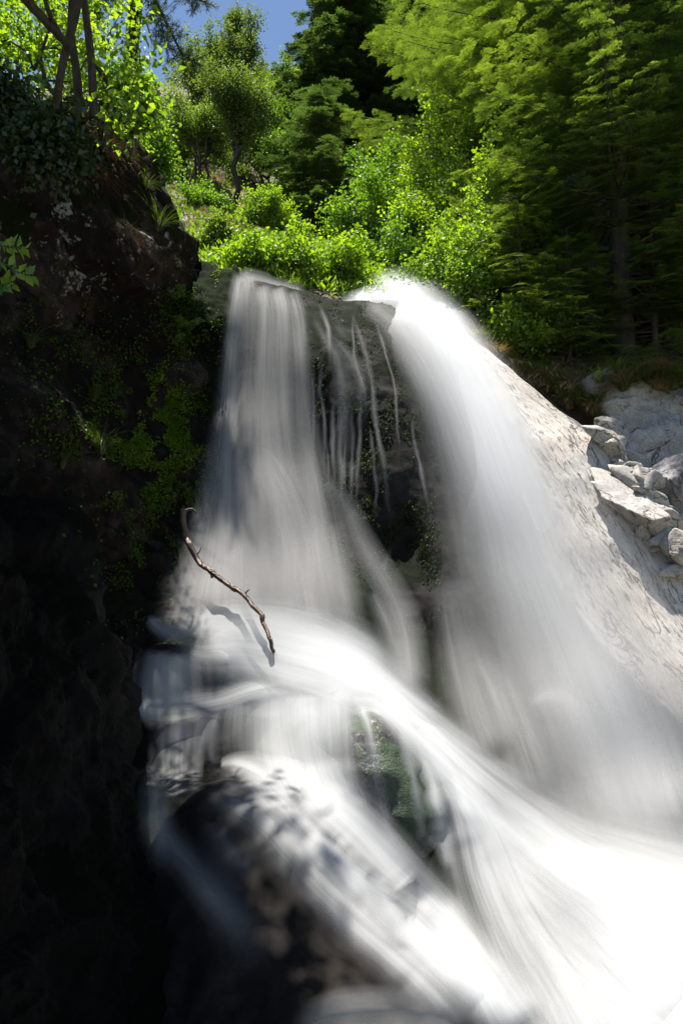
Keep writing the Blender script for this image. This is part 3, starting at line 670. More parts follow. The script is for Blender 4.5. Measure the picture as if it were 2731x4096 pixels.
# big sunlit firs on the right bank
b = hill_at(622, 340, 13.2); h = 13.5
conifer('fir_tree', 'big near fir on the right bank with a rough trunk and dead twigs', 'fir tree', b, h, 3.5, 111, L_firlit, bark=M_bark, whorl=0.34, perw=8, spray=0.36, needle=(0.04, 0.24), dense=0.46, lo=0.08, gap=(1.2, 3.4), sp_step=0.30, trunk_r=0.21, dead=26, droop=0.24, power=0.45)
b = hill_at(600, 250, 16.5)
conifer('fir_tree', 'sunlit fir behind the pale outcrop, its forked trunk showing above the rock', 'fir tree', b, 15, 5.2, 112, L_firlit, bark=M_bark, whorl=0.42, perw=8, spray=0.45, needle=(0.055, 0.24), dense=0.33, lo=0.30, sp_step=0.36, trunk_r=0.2, dead=14, droop=0.18, power=0.6)
b = hill_at(520, 235, 22)
f3 = conifer('fir_tree', 'sunlit fir nearest to the dark wood, its soft green boughs hanging over the bushes', 'fir tree', b, 18, 5.6, 113, L_firlit, bark=M_barkg, whorl=0.6, perw=7, spray=0.55, needle=(0.075, 0.2), dense=0.32, lo=0.1, sp_step=0.42, droop=0.2, power=0.6)
yf = conifer('fir_tree', 'young fir leaning out over the bank beside the top of the right falls', 'fir tree', hill_at(520, 345, 13.0), 3.0, 1.5, 121, L_firlit, whorl=0.24, perw=7, spray=0.3, needle=(0.036, 0.24), dense=0.6, lo=0.02, sp_step=0.24, trunk_r=0.05, droop=0.15, power=0.7, dead=6, group='young firs on the right bank')
dup(yf, hill_at(568, 358, 12.8), 2.0, 0.9, 'young fir just left of the big near trunk', 'fir tree', 'young firs on the right bank')
dup(yf, hill_at(655, 345, 13.0), 4.2, 1.35, 'young fir in the shade right of the big near trunk', 'fir tree', 'young firs on the right bank')
dup(yf, hill_at(540, 300, 15.0), 5.2, 1.5, 'young fir left of the pale outcrop', 'fir tree', 'young firs on the right bank')
dup(f3, hill_at(690, 230, 21), 2.2, 1.05, 'shaded fir at the upper right edge of the picture', 'fir tree')
dup(f3, hill_at(600, 180, 30), 4.0, 1.2, 'fir high on the slope, above the other firs', 'fir tree')
dup(f3, hill_at(760, 330, 14.5), 1.1, 0.75, 'dark fir cut by the right edge of the picture', 'fir tree')

# ------------------------------------------------------------------ broadleaf trees
def bt(px_, py_, d_, top, *a, **k):
    b = hill_at(px_, py_, d_); return b, topH(b, top)
b, h = bt(203, 170, 30, 95); broadleaf('broadleaf_tree', 'round multi-stemmed tree on the brown slope with dark bare trunks under its crown', 'tree', b, h, 1.9, 201, L_pale, crown_lo=0.28, stems=4, ntips=460, leaves=26000, leaf=0.085, clump=0.34)
b, h = bt(236, 190, 28, 60); broadleaf('broadleaf_tree', 'rounded tree with one straight trunk right of the multi-stemmed tree', 'tree', b, h, 1.75, 202, L_olive, crown_lo=0.35, stems=1, ntips=460, leaves=26000, leaf=0.085, clump=0.34)
b, h = bt(240, 150, 36, 2); broadleaf('broadleaf_tree', 'tallest thin-crowned broadleaf tree standing against the blue sky', 'tree', b, h, 1.8, 203, L_olive, crown_lo=0.4, stems=1, ntips=300, leaves=15000, leaf=0.10, clump=0.28)
b, h = bt(214, 150, 37, 40); broadleaf('broadleaf_tree', 'wide pale olive tree behind the multi-stemmed tree under the sky', 'tree', b, h, 2.6, 204, L_olive, crown_lo=0.25, stems=2, ntips=460, leaves=44000, leaf=0.11, clump=0.36)
b, h = bt(285, 150, 42, 52); broadleaf('broadleaf_tree', 'yellow-green tree with a pointed top in the sky gap left of the dark firs', 'tree', b, h, 1.7, 205, L_bright, crown_lo=0.2, stems=1, ntips=240, leaves=22000, leaf=0.11, clump=0.35)
b, h = bt(268, 190, 34, 105); broadleaf('broadleaf_tree', 'dark leafy tree between the rounded trees and the slender fir', 'tree', b, h, 2.2, 206, L_hazel, crown_lo=0.1, stems=2, ntips=360, leaves=34000, leaf=0.10, clump=0.35)
b, h = bt(168, 165, 33, 125); broadleaf('broadleaf_tree', 'small pale tree at the left end of the brown slope', 'tree', b, h, 1.3, 207, L_pale, crown_lo=0.15, stems=3, ntips=240, leaves=26000, leaf=0.11, clump=0.4)

rng = np.random.default_rng(209)
fb, fh = bt(255, 120, 55, 70); fp = broadleaf('broadleaf_tree', 'distant round tree on the wooded slope under the sky', 'tree', fb, fh, 3.0, 208, L_hazel, crown_lo=0.12, stems=2, ntips=260, leaves=24000, leaf=0.17, clump=0.5, group='distant trees on the wooded slope')
for i in range(26):
    x_ = rng.uniform(212, 330); dd = rng.uniform(40, 75); p = hill_at(x_, 100, dd)
    dup(fp, p, rng.uniform(0, 6), rng.uniform(0.55, 0.9), 'distant round tree on the wooded slope under the sky', 'tree', 'distant trees on the wooded slope')
# shrubs
proto_a = proto_b = None
def shrub(label, px_, py_, d_, w_px, h_px, seed, mat=None, leaf=0.085, n=9000, name='shrub', cat='shrub', ntips=170, stems=4, clump=0.24):
    b = hill_at(px_, py_, d_); hh = h_px / FPX * d_; ww = w_px / FPX * d_ / 2
    return broadleaf(name, label, cat, b, hh, ww, seed, mat or L_bright, crown_lo=0.0, stems=stems, ntips=ntips, leaves=n, leaf=leaf, clump=clump, r_tip=0.004, shoots=int(10 + w_px / 6))
G = 'bright shrubs above the waterfall lip'
shrub('bright shrub just right of the left waterfall lip', 255, 284, 13.6, 62, 34, 301, n=9000)
shrub('bright yellow-green shrub at the middle of the lip', 303, 293, 13.7, 60, 44, 302, n=9000)
shrub('bright shrub touching the left edge of the right falls', 348, 300, 14.0, 56, 40, 303, n=9000)
shrub('pale shrub on the lit slope above the overhanging boulder', 222, 252, 19, 36, 28, 304, L_pale, n=14000)
shrub('lime shrub left of the slender fir foot', 268, 245, 22, 44, 42, 305, n=14000, leaf=0.08)
shrub('small green shrub on the brown slope under the round tree', 205, 208, 25, 42, 34, 306, L_hazel, n=12000, leaf=0.08)
shrub('tall hazel bush right of the slender fir', 392, 262, 19, 110, 120, 307, L_hazel, leaf=0.09, n=36000, ntips=320, clump=0.34)
shrub('sunny hazel bush in the middle of the slope over the right falls', 440, 262, 18, 110, 150, 308, L_bright, leaf=0.085, n=40000, ntips=340, clump=0.34)
shrub('dark hazel bush in the hollow above the right falls', 405, 282, 17, 90, 60, 309, L_hazel, leaf=0.08, n=20000)
shrub('low yellow-green bush with round leaves right beside the top of the right falls', 448, 318, 13.6, 90, 70, 310, L_bright, leaf=0.07, n=18000)
shrub('green bush behind the fir branches right of the falls', 500, 318, 14.5, 100, 80, 311, L_hazel, leaf=0.07, n=22000)
shrub('hazel bush under the pale outcrop', 530, 290, 17, 110, 110, 312, L_hazel, leaf=0.08, n=26000)
shrub('dark bush at the right edge below the firs', 665, 320, 14, 80, 110, 313, L_hazel, leaf=0.07, n=16000)
shrub('bush with dull leaves on the slope left of the sunlit firs', 380, 215, 30, 70, 60, 314, L_hazel, leaf=0.1, n=20000)
shrub('low green bush left of the slender fir in the shadow', 285, 235, 30, 60, 48, 315, L_hazel, leaf=0.1, n=20000)
shrub('tall leafy sapling rising between the hazel bushes and the firs', 478, 305, 14.2, 80, 130, 317, L_bright, leaf=0.085, n=15000, ntips=220)
shrub('leafy green bush under the fir boughs left of the big near trunk', 548, 338, 13.2, 70, 60, 318, L_hazel, leaf=0.08, n=15000, ntips=200)
shrub('bright leafy bush at the edge of the dry bank above the slab', 515, 345, 12.8, 60, 50, 319, L_bright, leaf=0.075, n=9000)
shrub('fresh green bush high between the dark wood and the sunlit firs', 455, 215, 24, 80, 110, 320, L_bright, leaf=0.11, n=18000, ntips=220)

# ------------------------------------------------------------------ trees at the top left
root = thing('overhanging_tree', U(80, 120, 7.2), 'near broadleaf tree with crossing dark stems and backlit leaves in the top left corner', 'tree')
o0 = np.array(root.location); rng = np.random.default_rng(401)
def L_(px_, py_, d_): return U(px_, py_, d_ * 1.12) - o0
segs = [polytube([L_(94, 118, 7.2), L_(91, 60, 7.1), L_(84, 0, 7.0), L_(78, -60, 7.0)], [0.055, 0.048, 0.04, 0.035]),
        polytube([L_(80, 118, 7.2), L_(76, 70, 7.2), L_(71, 30, 7.3), L_(74, -40, 7.4)], [0.06, 0.05, 0.045, 0.04]),
        polytube([L_(-10, -40, 6.2), L_(26, 0, 6.3), L_(68, 45, 6.6)], [0.05, 0.048, 0.042]),
        polytube([L_(54, 122, 6.9), L_(60, 78, 6.7), L_(66, 50, 6.7), L_(74, 20, 6.7), L_(85, -30, 6.6)], [0.045, 0.042, 0.046, 0.046, 0.042]),
        polytube([L_(66, 44, 6.7), L_(50, 15, 6.4), L_(40, -20, 6.2)], [0.03, 0.026, 0.022])]
cl = []
for i in range(300):
    x, y = rng.uniform(-40, 138), rng.uniform(-60, 128)
    if x > 108 and rng.random() < 0.75: continue
    if y > 60 and x < 60 and rng.random() < 0.6: continue
    if y > 105: continue
    cl.append(L_(x, y, rng.uniform(7.3, 10.0)))
for (x, y) in [(140, 60), (135, 75), (130, 95), (128, 112), (137, 118), (125, 125), (138, 40), (120, 105)]: cl.append(L_(x, y, 6.6))
cl = np.array(cl)
sk = segs[0][::4, :3]
for sg_ in segs:
    V, F = tubes(sg_, 8); link('stem', mesh_arrays('stem', V, F), M_bark, root)
br = grow(cl, sk[:6], rng, 0.0035, 0.05); V, F = tubes(br, 4); link('branches', mesh_arrays('branches', V, F), M_bark, root)
k = rng.integers(0, len(cl), 7600); off = rng.normal(size=(7600, 3)) * 0.16; tone = np.clip(0.55 + rng.normal(size=len(cl)) * 0.25, 0, 1)
leafmesh('crown', [kites(cl[k] + off, 0.085, 0.7, rng, up=0.5, tone=tone[k])], L_bright, root)

root = thing('broadleaf_tree', (-6.2, 3.0, -2.0), 'tall broadleaf tree added out of view on the near left bank, its high crown shading the black rocks', 'tree'); rng = np.random.default_rng(405)  # added unseen tree, its crown placed to throw shade on the lower rocks
cc = np.array([-4.05, 5.4, 10.4]) - np.array([-6.2, 3.0, -2.0]); q = rng.normal(size=(420, 3)); q /= np.linalg.norm(q, axis=1, keepdims=True); q *= rng.uniform(0.1, 1, (420, 1)) ** 0.4
tp_ = cc + q * np.array([2.5, 2.1, 1.3]); f = np.linspace(0, 1, 9)[:, None]; nd = np.array([0, 0, -1.5]) * (1 - f) + (cc + [-1.2, 0, -0.6]) * f + np.array([-0.8, 0, 0]) * f * (1 - f)
V, F = tubes(grow(tp_, nd, rng, 0.006), 6); link('trunk', mesh_arrays('trunk', V, F), M_bark, root)
k = rng.integers(0, 420, 42000); leafmesh('crown', [kites(tp_[k] + rng.normal(size=(42000, 3)) * 0.28, 0.15, 0.75, rng, up=0.5)], L_hazel, root)

def L_(px_, py_, d_): return U(px_, py_, d_) - o0
root = thing('pine_tree', U(128, 118, 11.5), 'dark pine trunk against the sky with one drooping needled bough', 'pine tree'); o0 = np.array(root.location); rng = np.random.default_rng(411)
segs = [polytube([L_(126, 130, 11.5), L_(128, 80, 11.5), L_(133, 30, 11.5), L_(138, -40, 11.5), L_(143, -200, 11.6)], [0.15, 0.125, 0.115, 0.11, 0.09])]
V, F = tubes(np.concatenate(segs), 10); link('trunk', mesh_arrays('trunk', V, F), M_bark, root)
boughs = [[(138, -25, 11.5), (155, 0, 11.2), (170, 30, 11), (183, 55, 10.8), (195, 62, 10.8)], [(138, -60, 11.5), (165, -30, 11.2), (190, -5, 11), (205, 2, 11)], [(136, -10, 11.5), (120, -10, 11), (100, 5, 10.8), (90, 20, 10.7)], [(134, 8, 11.5), (146, 22, 11.4), (152, 44, 11.3)], [(140, -90, 11.5), (170, -50, 11), (195, -30, 10.8)], [(138, -50, 11.5), (150, -10, 10.9), (160, 18, 10.7), (166, 48, 10.6)]]
sg, LP, LD = [], [], []
for bi, bg_ in enumerate(boughs):
    P = catmull([L_(*q) for q in bg_], 26); r_ = np.linspace(0.035, 0.008, 26); sg.append(np.hstack([P[:-1], P[1:], r_[:-1, None], r_[1:, None]]))
    if bi == 3: continue
    for i in range(6, 26):
        for j in range(4):
            dd = rng.normal(size=3); dd[2] -= 0.5; dd /= np.linalg.norm(dd); Lt = rng.uniform(0.15, 0.4)
            q = P[i] + dd * Lt; sg.append(np.hstack([P[i], q, 0.006, 0.003])[None])
            for m_ in range(26):
                LP.append(P[i] + dd * Lt * (0.35 + 0.65 * m_ / 34)); LD.append(rng.normal(size=3) + dd * 0.7)
for zz in np.linspace(0, 95, 9):
    p = L_(130 + (95 - zz) * 0.08, zz, 11.4); q = p + np.array([rng.choice([-1, 1]) * rng.uniform(0.15, 0.45), -0.1, rng.uniform(-0.1, 0.2)]); sg.append(np.hstack([p, q, 0.014, 0.004])[None])
V, F = tubes(np.concatenate(sg), 5); link('branches', mesh_arrays('branches', V, F), M_bark, root)
leafmesh('crown', [kites(np.array(LP), 0.085, 0.07, rng, up=0.3, dirs=np.array(LD), fold=0)], L_fir, root)

# ------------------------------------------------------------------ right bank: outcrop, boulders, grass
o = blob('outcrop', M_boulder, 578, 238, 16.2, (0.8, 0.6, 1.1), (0, 22, 0), 81, 0.12, 1.4, rocks=False, facets=16, ridge=0.1); tag(o, 'pale pointed outcrop showing between the fir boughs', 'outcrop')
bl = [('large grey rounded boulder at the right edge with soft bands', M_greyb, 678, 492, 9.9, (0.62, 0.7, 0.62), (0, 15, 0), 82, 3.0),
      ('narrow pale rock leaning along the upper slab edge', M_boulder, 612, 462, 10.2, (0.20, 0.3, 0.42), (0, -38, 0), 85, 4.0),
      ('second narrow pale rock lower down the slab edge', M_boulder, 632, 497, 9.8, (0.17, 0.3, 0.40), (0, -38, 0), 86, 4.0),
      ('pale angular block wedged below the grey boulder', M_boulder, 657, 522, 9.2, (0.27, 0.25, 0.2), (0, 18, 10), 84, 4.0),
      ('third narrow rock leaning on the slab edge beside the angular block', M_boulder, 644, 538, 9.4, (0.13, 0.25, 0.34), (0, -38, 0), 89, 4.0),
      ('small bright rock at the right edge under the angular block', M_boulder, 680, 548, 8.9, (0.26, 0.25, 0.2), (0, 10, 0), 87, 4.0),
      ('round pale stone in the gully above the slab', M_boulder, 606, 428, 10.7, (0.2, 0.2, 0.24), (0, -30, 0), 88, 3.2)]
o = rowband('rock_face', M_boulder, (380, 520), [(380, 780), (520, 790)], [(380, 588), (400, 592), (440, 608), (480, 632), (520, 660)],
        [(590, 380, 11.6), (680, 380, 11.7), (780, 380, 11.5), (600, 430, 11.0), (680, 430, 10.9), (780, 430, 10.6), (640, 480, 10.4), (700, 480, 10.4), (780, 480, 10), (660, 520, 9.8), (780, 520, 9.6)],
        110, 110, edge=0.08, roundr=0.5, disp=(0.16, 1.2, 5), disp2=(0.10, 2.2, 4), strata=((0.5, 0.1, 1), 2.2, 0.10), seed=93, sides='tl', back=1.5)
tag(o, 'rough grey rock face in dappled shade under the hanging grass at right', 'rock face')
for lb, mt, x, y, dd, rad, rot, sd_, bx in bl:
    tag(blob('boulder', mt, x, y, dd, rad, rot, sd_, 0.06, 1.8, facets=(22 if bx < 3.1 else 13), ridge=0.10, rocks=False, res=100), lb, 'boulder')

rng = np.random.default_rng(95); st = []
for i in range(3): st.append(blob('stone', M_boulder, 640, 470, 9.9, (0.13, 0.12, 0.09), (0, 20, 0), 120 + i, 0.06, 2.5, facets=11, rocks=False, res=26))
for i in range(64):
    f = rng.uniform(0, 1); x = 600 + f * 90 + rng.normal() * 5; y = np.interp(x, [596, 640, 690], [446, 508, 590]) - rng.uniform(-4, 34); dd = np.interp(x, [596, 640, 690], [10.15, 9.55, 8.95]) - 0.05
    o = st[i] if i < 3 else st[i % 3].copy()
    if i >= 3: COL.objects.link(o)
    o.location = U(x, y, dd); o.rotation_euler = tuple(rng.uniform(-0.6, 0.6, 3)); k_ = rng.uniform(0.45, 1.5); o.scale = (k_ * rng.uniform(0.8, 1.6), k_, k_)
    tag(o, 'small pale broken stone in the rubble along the upper edge of the slab', 'stone', 'small broken stones beside the slab')
o = rowband('bank', M_boulder, (385, 1100), [(385, 1250), (1100, 1250)], [(385, 700), (600, 704), (1100, 704)],
        [(700, 385, 11.9), (1250, 385, 11.2), (700, 600, 9.9), (1250, 600, 9.2), (700, 760, 9.0), (1250, 760, 8.0), (700, 900, 7.4), (1250, 900, 6.6), (700, 1100, 5.4), (1250, 1100, 4.8)],
        150, 120, edge=0.03, roundr=0.3, disp=(0.2, 0.8, 5), disp2=(0.08, 2, 4), seed=97, sides='tl', back=2.5)
tag(o, kind='structure')
g1 = tuft('grass_tuft', 'green grass tuft hanging over the top of the slab', 501, L_grass, 220, 0.55)
d1 = tuft('grass_tuft', 'tuft of straw-coloured grass by the top of the right falls', 502, L_dry, 220, 0.5)
g1.location = on_hill(545, 385, 11.9); d1.location = on_hill(478, 338, 12.6)
g1['group'] = d1['group'] = 'grass tufts on the right bank'
rng = np.random.default_rng(503)
tuftspots = []
for i in range(54):
    f = rng.uniform(0, 1); x = 465 + f * 140 + rng.normal() * 4; y = np.interp(x, [461, 500, 557, 600], [326, 352, 396, 425]) - rng.uniform(-2, 26) ; tuftspots.append((x, y, 12.4 - f * 1.0))
for i in range(30): tuftspots.append((rng.uniform(594, 690), rng.uniform(366, 386), 11.3))
for i, (x, y, dd) in enumerate(tuftspots):
    p = U(x, y + 6, dd); src = g1 if rng.random() < 0.5 else d1
    z = float(ground_z(p[0], p[1]));
    if p[2] > z + 0.15: p[2] = p[2] if x > 598 else z
    dup(src, p, rng.uniform(0, 6), rng.uniform(0.5, 1.0), ('green' if src is g1 else 'straw-coloured') + ' grass tuft in the row along the edge of the pale slab', 'grass tuft', 'grass tufts on the right bank')
# ground cover of the lit slope
def scatter_ground(name, label, mat, n, boxes, size, seed, aspect=0.5, up=0.3, hh=0.12):
    rng = np.random.default_rng(seed); P = []
    for (x0, x1, y0, y1, d0, d1) in boxes:
        k = n // len(boxes); xs_ = rng.uniform(x0, x1, k); ys_ = rng.uniform(y0, y1, k); ds = rng.uniform(d0, d1, k); p = U(xs_, ys_, ds); keep = fbm(p * 0.9, 3, seed) > 0.02; P.append(p[keep])
    P = np.concatenate(P); P[:, 2] = ground_z(P[:, 0], P[:, 1]) + rng.uniform(0, 1, len(P)) * hh * (0.4 + 0.6 * np.clip(fbm(P * 1.3, 3, seed + 1) + 0.5, 0, 1.5))
    dr = rng.normal(size=(len(P), 3)); dr[:, 2] = np.abs(dr[:, 2]) + 0.5
    V, F, v = kites(P, size, aspect, rng, up=up, dirs=dr)
    o = link(name, mesh_arrays(name, V, F, {'var': v}), mat, smooth=False); return tag(o, label, 'ground cover', kind='stuff')
scatter_ground('ground_cover', 'bright low herbs and grass covering the lit slope above the lip', L_bright, 46000, [(200, 470, 200, 300, 13.0, 20), (225, 300, 230, 300, 13, 20)], 0.15, 511, 0.3, hh=0.35)
scatter_ground('dry_grass', 'straw and dead leaves on the bank beside the slab', L_dry, 24000, [(455, 690, 300, 400, 11.6, 15)], 0.12, 512, 0.14)
scatter_ground('slope_litter', 'dry grass scattered on the brown slope below the round trees', L_dry, 30000, [(140, 260, 80, 240, 18, 45)], 0.16, 513, 0.25)
scatter_ground('undergrowth', 'dark undergrowth filling the wood floor', L_hazel, 60000, [(130, 700, 50, 250, 16, 60)], 0.22, 514, 0.5)

# ------------------------------------------------------------------ left wall plants
def bvh_of(i0=0):
    Vs, Fs, off = [], [], 0
    for V, F in ROCKS[i0:]: Vs.append(V); Fs.append(F + off); off += len(V)
    return BVHTree.FromPolygons(np.concatenate(Vs).tolist(), np.concatenate(Fs).tolist())
BV = bvh_of()
def hit(px_, py_):
    v = U(px_, py_, 1.0) - C0; L = np.linalg.norm(v); loc, nr, _, dist = BV.ray_cast(Vector(C0), Vector(v / L), 60)
    if loc is None: return None, None, 14.0
    if nr.dot(Vector(v)) > 0: nr = -nr
    return np.array(loc), np.array(nr), dist / L

rng = np.random.default_rng(601)
P, D_, T_ = [], [], []
patches = [(150, 450, 50, 80, 17000, 0.3), (156, 430, 26, 50, 9000, 0.85), (195, 330, 22, 26, 1800, 0.3), (178, 310, 20, 30, 1500, 0.2), (90, 420, 50, 60, 3000, 0.25), (190, 560, 14, 40, 1500, 0.4), (60, 330, 60, 60, 1500, 0.15), (190, 470, 12, 50, 1500, 0.5), (150, 560, 40, 60, 3000, 0.2), (215, 275, 20, 8, 900, 0.6)]  # the brightest patch tone paints a sunlit spot on the moss
for (cx, cy, sx, sy, n_, tn) in patches:
    X = rng.normal(cx, sx * 0.55, n_); Y = rng.normal(cy, sy * 0.55, n_)
    ok = (X < 232) & (fbm(np.stack([X * 0.045, Y * 0.04, X * 0 + 1.3], -1), 4, 7) > rng.uniform(-0.15, 0.2, n_))
    for x, y in zip(X[ok], Y[ok]):
        l, nr, dd = hit(x, y)
        if l is None or dd > 11.5: continue
        P.append(l + nr * 0.02); D_.append(nr * 0.6 + np.array([rng.normal() * 0.5, rng.normal() * 0.3, -0.7])); T_.append(tn)
X = rng.uniform(296, 440, 16000); Y = rng.uniform(290, 620, 16000)
ok = (X < 400 + (Y - 290) * 0.35) & (fbm(np.stack([X * 0.06, Y * 0.035, X * 0 + 4.3], -1), 4, 8) > rng.uniform(-0.1, 0.2, 16000))
for x, y in zip(X[ok], Y[ok]):
    l, nr, dd = hit(x, y)
    if l is not None: P.append(l + nr * 0.01); D_.append(nr * 0.5 + np.array([rng.normal() * 0.4, 0, -0.9])); T_.append(-0.05)
V, F, v = kites(np.array(P), 0.034, 0.8, rng, up=0.2, dirs=np.array(D_), tone=np.array(T_))
o = link('leafy_moss', mesh_arrays('leafy_moss', V, F, {'var': v}), L_moss, smooth=False); tag(o, 'leafy green moss and liverwort coating the shaded wall', 'moss', kind='stuff')

L_drydim = leaf_material('shade_toned_dry_blade', (0.04, 0.027, 0.016), (0.13, 0.095, 0.06), 0.3, tint=(1, 0.8, 0.5))  # dry blade copy, colours dimmed to hold the left bank's shade
L_grassdim = leaf_material('shaded_blade', (0.02, 0.035, 0.006), (0.06, 0.085, 0.014), 0.4)  # grass copy with the wall's shade worked into its colours
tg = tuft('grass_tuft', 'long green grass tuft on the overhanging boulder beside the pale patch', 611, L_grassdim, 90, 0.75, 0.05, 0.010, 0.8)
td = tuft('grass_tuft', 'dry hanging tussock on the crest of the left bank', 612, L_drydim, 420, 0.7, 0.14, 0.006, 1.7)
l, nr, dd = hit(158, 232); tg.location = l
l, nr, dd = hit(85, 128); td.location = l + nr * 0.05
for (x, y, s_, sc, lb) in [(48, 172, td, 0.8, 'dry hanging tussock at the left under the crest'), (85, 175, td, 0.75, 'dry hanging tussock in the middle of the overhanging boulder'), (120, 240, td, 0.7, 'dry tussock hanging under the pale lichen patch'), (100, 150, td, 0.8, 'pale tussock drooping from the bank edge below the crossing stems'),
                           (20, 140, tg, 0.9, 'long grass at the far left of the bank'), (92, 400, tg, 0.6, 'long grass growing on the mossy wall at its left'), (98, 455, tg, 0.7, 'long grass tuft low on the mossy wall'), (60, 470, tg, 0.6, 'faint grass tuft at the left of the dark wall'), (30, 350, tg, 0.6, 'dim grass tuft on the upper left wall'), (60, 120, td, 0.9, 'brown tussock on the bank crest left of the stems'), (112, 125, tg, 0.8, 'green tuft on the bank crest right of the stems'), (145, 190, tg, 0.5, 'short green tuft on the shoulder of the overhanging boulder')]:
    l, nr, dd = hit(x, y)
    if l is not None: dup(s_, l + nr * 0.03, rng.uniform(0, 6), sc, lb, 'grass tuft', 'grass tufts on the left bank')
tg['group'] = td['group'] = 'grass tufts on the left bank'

# leafy sprig at the left edge, dark shrubs on the left bank
root = thing('leafy_sprig', U(-20, 262, 3.2), 'leafy green sprig reaching in at the left edge', 'sprig'); o0 = np.array(root.location)
sg, LP, LD = [], [], []
for pts in [[(-30, 255, 3.3), (0, 262, 3.2), (18, 272, 3.1), (32, 276, 3.1)], [(-30, 285, 3.3), (0, 285, 3.2), (12, 282, 3.15)], [(-30, 240, 3.3), (0, 246, 3.2), (24, 248, 3.15)]]:
    Pq = catmull([L_(*q) for q in pts], 14); r_ = np.linspace(0.006, 0.002, 14); sg.append(np.hstack([Pq[:-1], Pq[1:], r_[:-1, None], r_[1:, None]]))
    for i in range(2, 14):
        for s_ in (-1, 1): LP.append(Pq[i]); LD.append(np.array([0.4, rng.normal() * 0.5, s_ * 0.8 + rng.normal() * 0.3]))
V, F = tubes(np.concatenate(sg), 5); link('stem', mesh_arrays('stem', V, F), M_bark, root)
leafmesh('leaves', [kites(np.array(LP), 0.055, 0.6, rng, up=0.3, dirs=np.array(LD))], L_hazel, root)
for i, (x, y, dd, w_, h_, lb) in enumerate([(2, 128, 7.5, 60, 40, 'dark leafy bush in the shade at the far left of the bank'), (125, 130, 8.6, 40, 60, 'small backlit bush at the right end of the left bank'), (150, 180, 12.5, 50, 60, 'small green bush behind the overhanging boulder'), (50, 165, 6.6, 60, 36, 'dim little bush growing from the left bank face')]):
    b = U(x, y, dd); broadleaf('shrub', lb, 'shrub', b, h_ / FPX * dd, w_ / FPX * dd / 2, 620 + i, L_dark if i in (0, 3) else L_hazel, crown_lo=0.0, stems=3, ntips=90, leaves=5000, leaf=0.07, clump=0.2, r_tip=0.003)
# fern on the wall
def fern(name, label, px_, py_, seed, L=0.35, nf=5):
    rng = np.random.default_rng(seed); l, nr, dd = hit(px_, py_); root = thing(name, l, label, 'fern'); LP, LD, sg = [], [], []
    for f_ in range(nf):
        a = rng.uniform(-1.3, 1.3); di = np.array([math.sin(a), -0.4, 0.4 + 0.5 * math.cos(a)]); t = np.linspace(0, 1, 18)[:, None]
        Pq = di * L * t + np.array([0, -0.1, -0.45]) * L * t ** 2; sg.append(np.hstack([Pq[:-1], Pq[1:], np.full((17, 1), 0.002), np.full((17, 1), 0.0015)]))
        sd_ = np.cross(di, [0, 1.0, 0.2]); sd_ /= np.linalg.norm(sd_)
        for i in range(2, 18):
            for s_ in (-1, 1):
                for j in range(3): LP.append(Pq[i] + sd_ * s_ * 0.022 * j * (1 - t[i, 0])); LD.append(sd_ * s_ + di * 0.3)
    V, F = tubes(np.concatenate(sg), 4); link('stem', mesh_arrays('stem', V, F), M_bark, root)
    leafmesh('fronds', [kites(np.array(LP), 0.03, 0.4, rng, up=0.3, dirs=np.array(LD))], L_hazel, root)
fern('fern', 'small fern on the wall left of the waterfall', 186, 330, 631); fern('fern', 'fern just below the wet ledge', 182, 300, 632); fern('fern', 'trailing fern above the mossy face', 172, 345, 633, 0.3)

# ------------------------------------------------------------------ the dead branch stuck in the falls
pts = [(181, 508, 8.0), (184, 525, 8.0), (188, 545, 7.9), (199, 564, 7.8), (214, 574, 7.6), (232, 586, 7.5), (246, 597, 7.35), (258, 612, 7.2), (266, 628, 7.1), (271, 642, 7.0), (274, 657, 7.1)]
root = thing('dead_branch', U(276, 662, 6.9), 'bare crooked wet branch leaning from the wall into the foam', 'branch'); o0 = np.array(root.location)
P = catmull([L_(*q) for q in pts], 120); rng = np.random.default_rng(641); q_ = np.linspace(0, 14, 120); P = P + 0.028 * np.stack([fbm(np.stack([q_, q_ * 0 + k, q_ * 0], -1), 3, 77) for k in range(3)], -1); r_ = np.interp(np.linspace(0, 1, 120), [0, 0.2, 0.6, 1], [0.038, 0.036, 0.029, 0.018]) * (1 + 0.12 * rng.normal(size=120).cumsum() / 12) 
for kx in (18, 46, 62, 88): r_[kx - 1:kx + 2] *= 1.22
th = np.linspace(0, 2 * math.pi, 15)[:-1]; tg_ = np.gradient(P, axis=0); tg_ /= np.linalg.norm(tg_, axis=1, keepdims=True); x_ = np.cross(tg_, [0, 1.0, 0]); x_ /= np.linalg.norm(x_, axis=1, keepdims=True); y_ = np.cross(tg_, x_)
V = P[:, None] + (np.cos(th)[None, :, None] * x_[:, None] + np.sin(th)[None, :, None] * y_[:, None]) * r_[:, None, None]
V = np.concatenate([V, V[:, :1]], 1); link('stem', mesh_arrays('stem', V.reshape(-1, 3), grid_faces(120, 15)), M_stick, root)
V, F = tubes(np.concatenate([polytube([P[2], P[2] + [0.10, 0, 0.03], P[2] + [0.16, 0, -0.02]], [0.018, 0.014, 0.008], 8), polytube([P[70], P[70] + [0.05, -0.03, 0.05], P[70] + [0.07, -0.04, 0.06]], [0.012, 0.007, 0.003], 8), polytube([P[30], P[30] + [0.05, -0.02, 0.03], P[30] + [0.08, -0.03, 0.09]], [0.012, 0.008, 0.003], 8), polytube([P[46], P[46] + [0.0, -0.01, -0.06]], [0.02, 0.016], 5)]), 7)
link('stub', mesh_arrays('stub', V, F), M_stick, root)

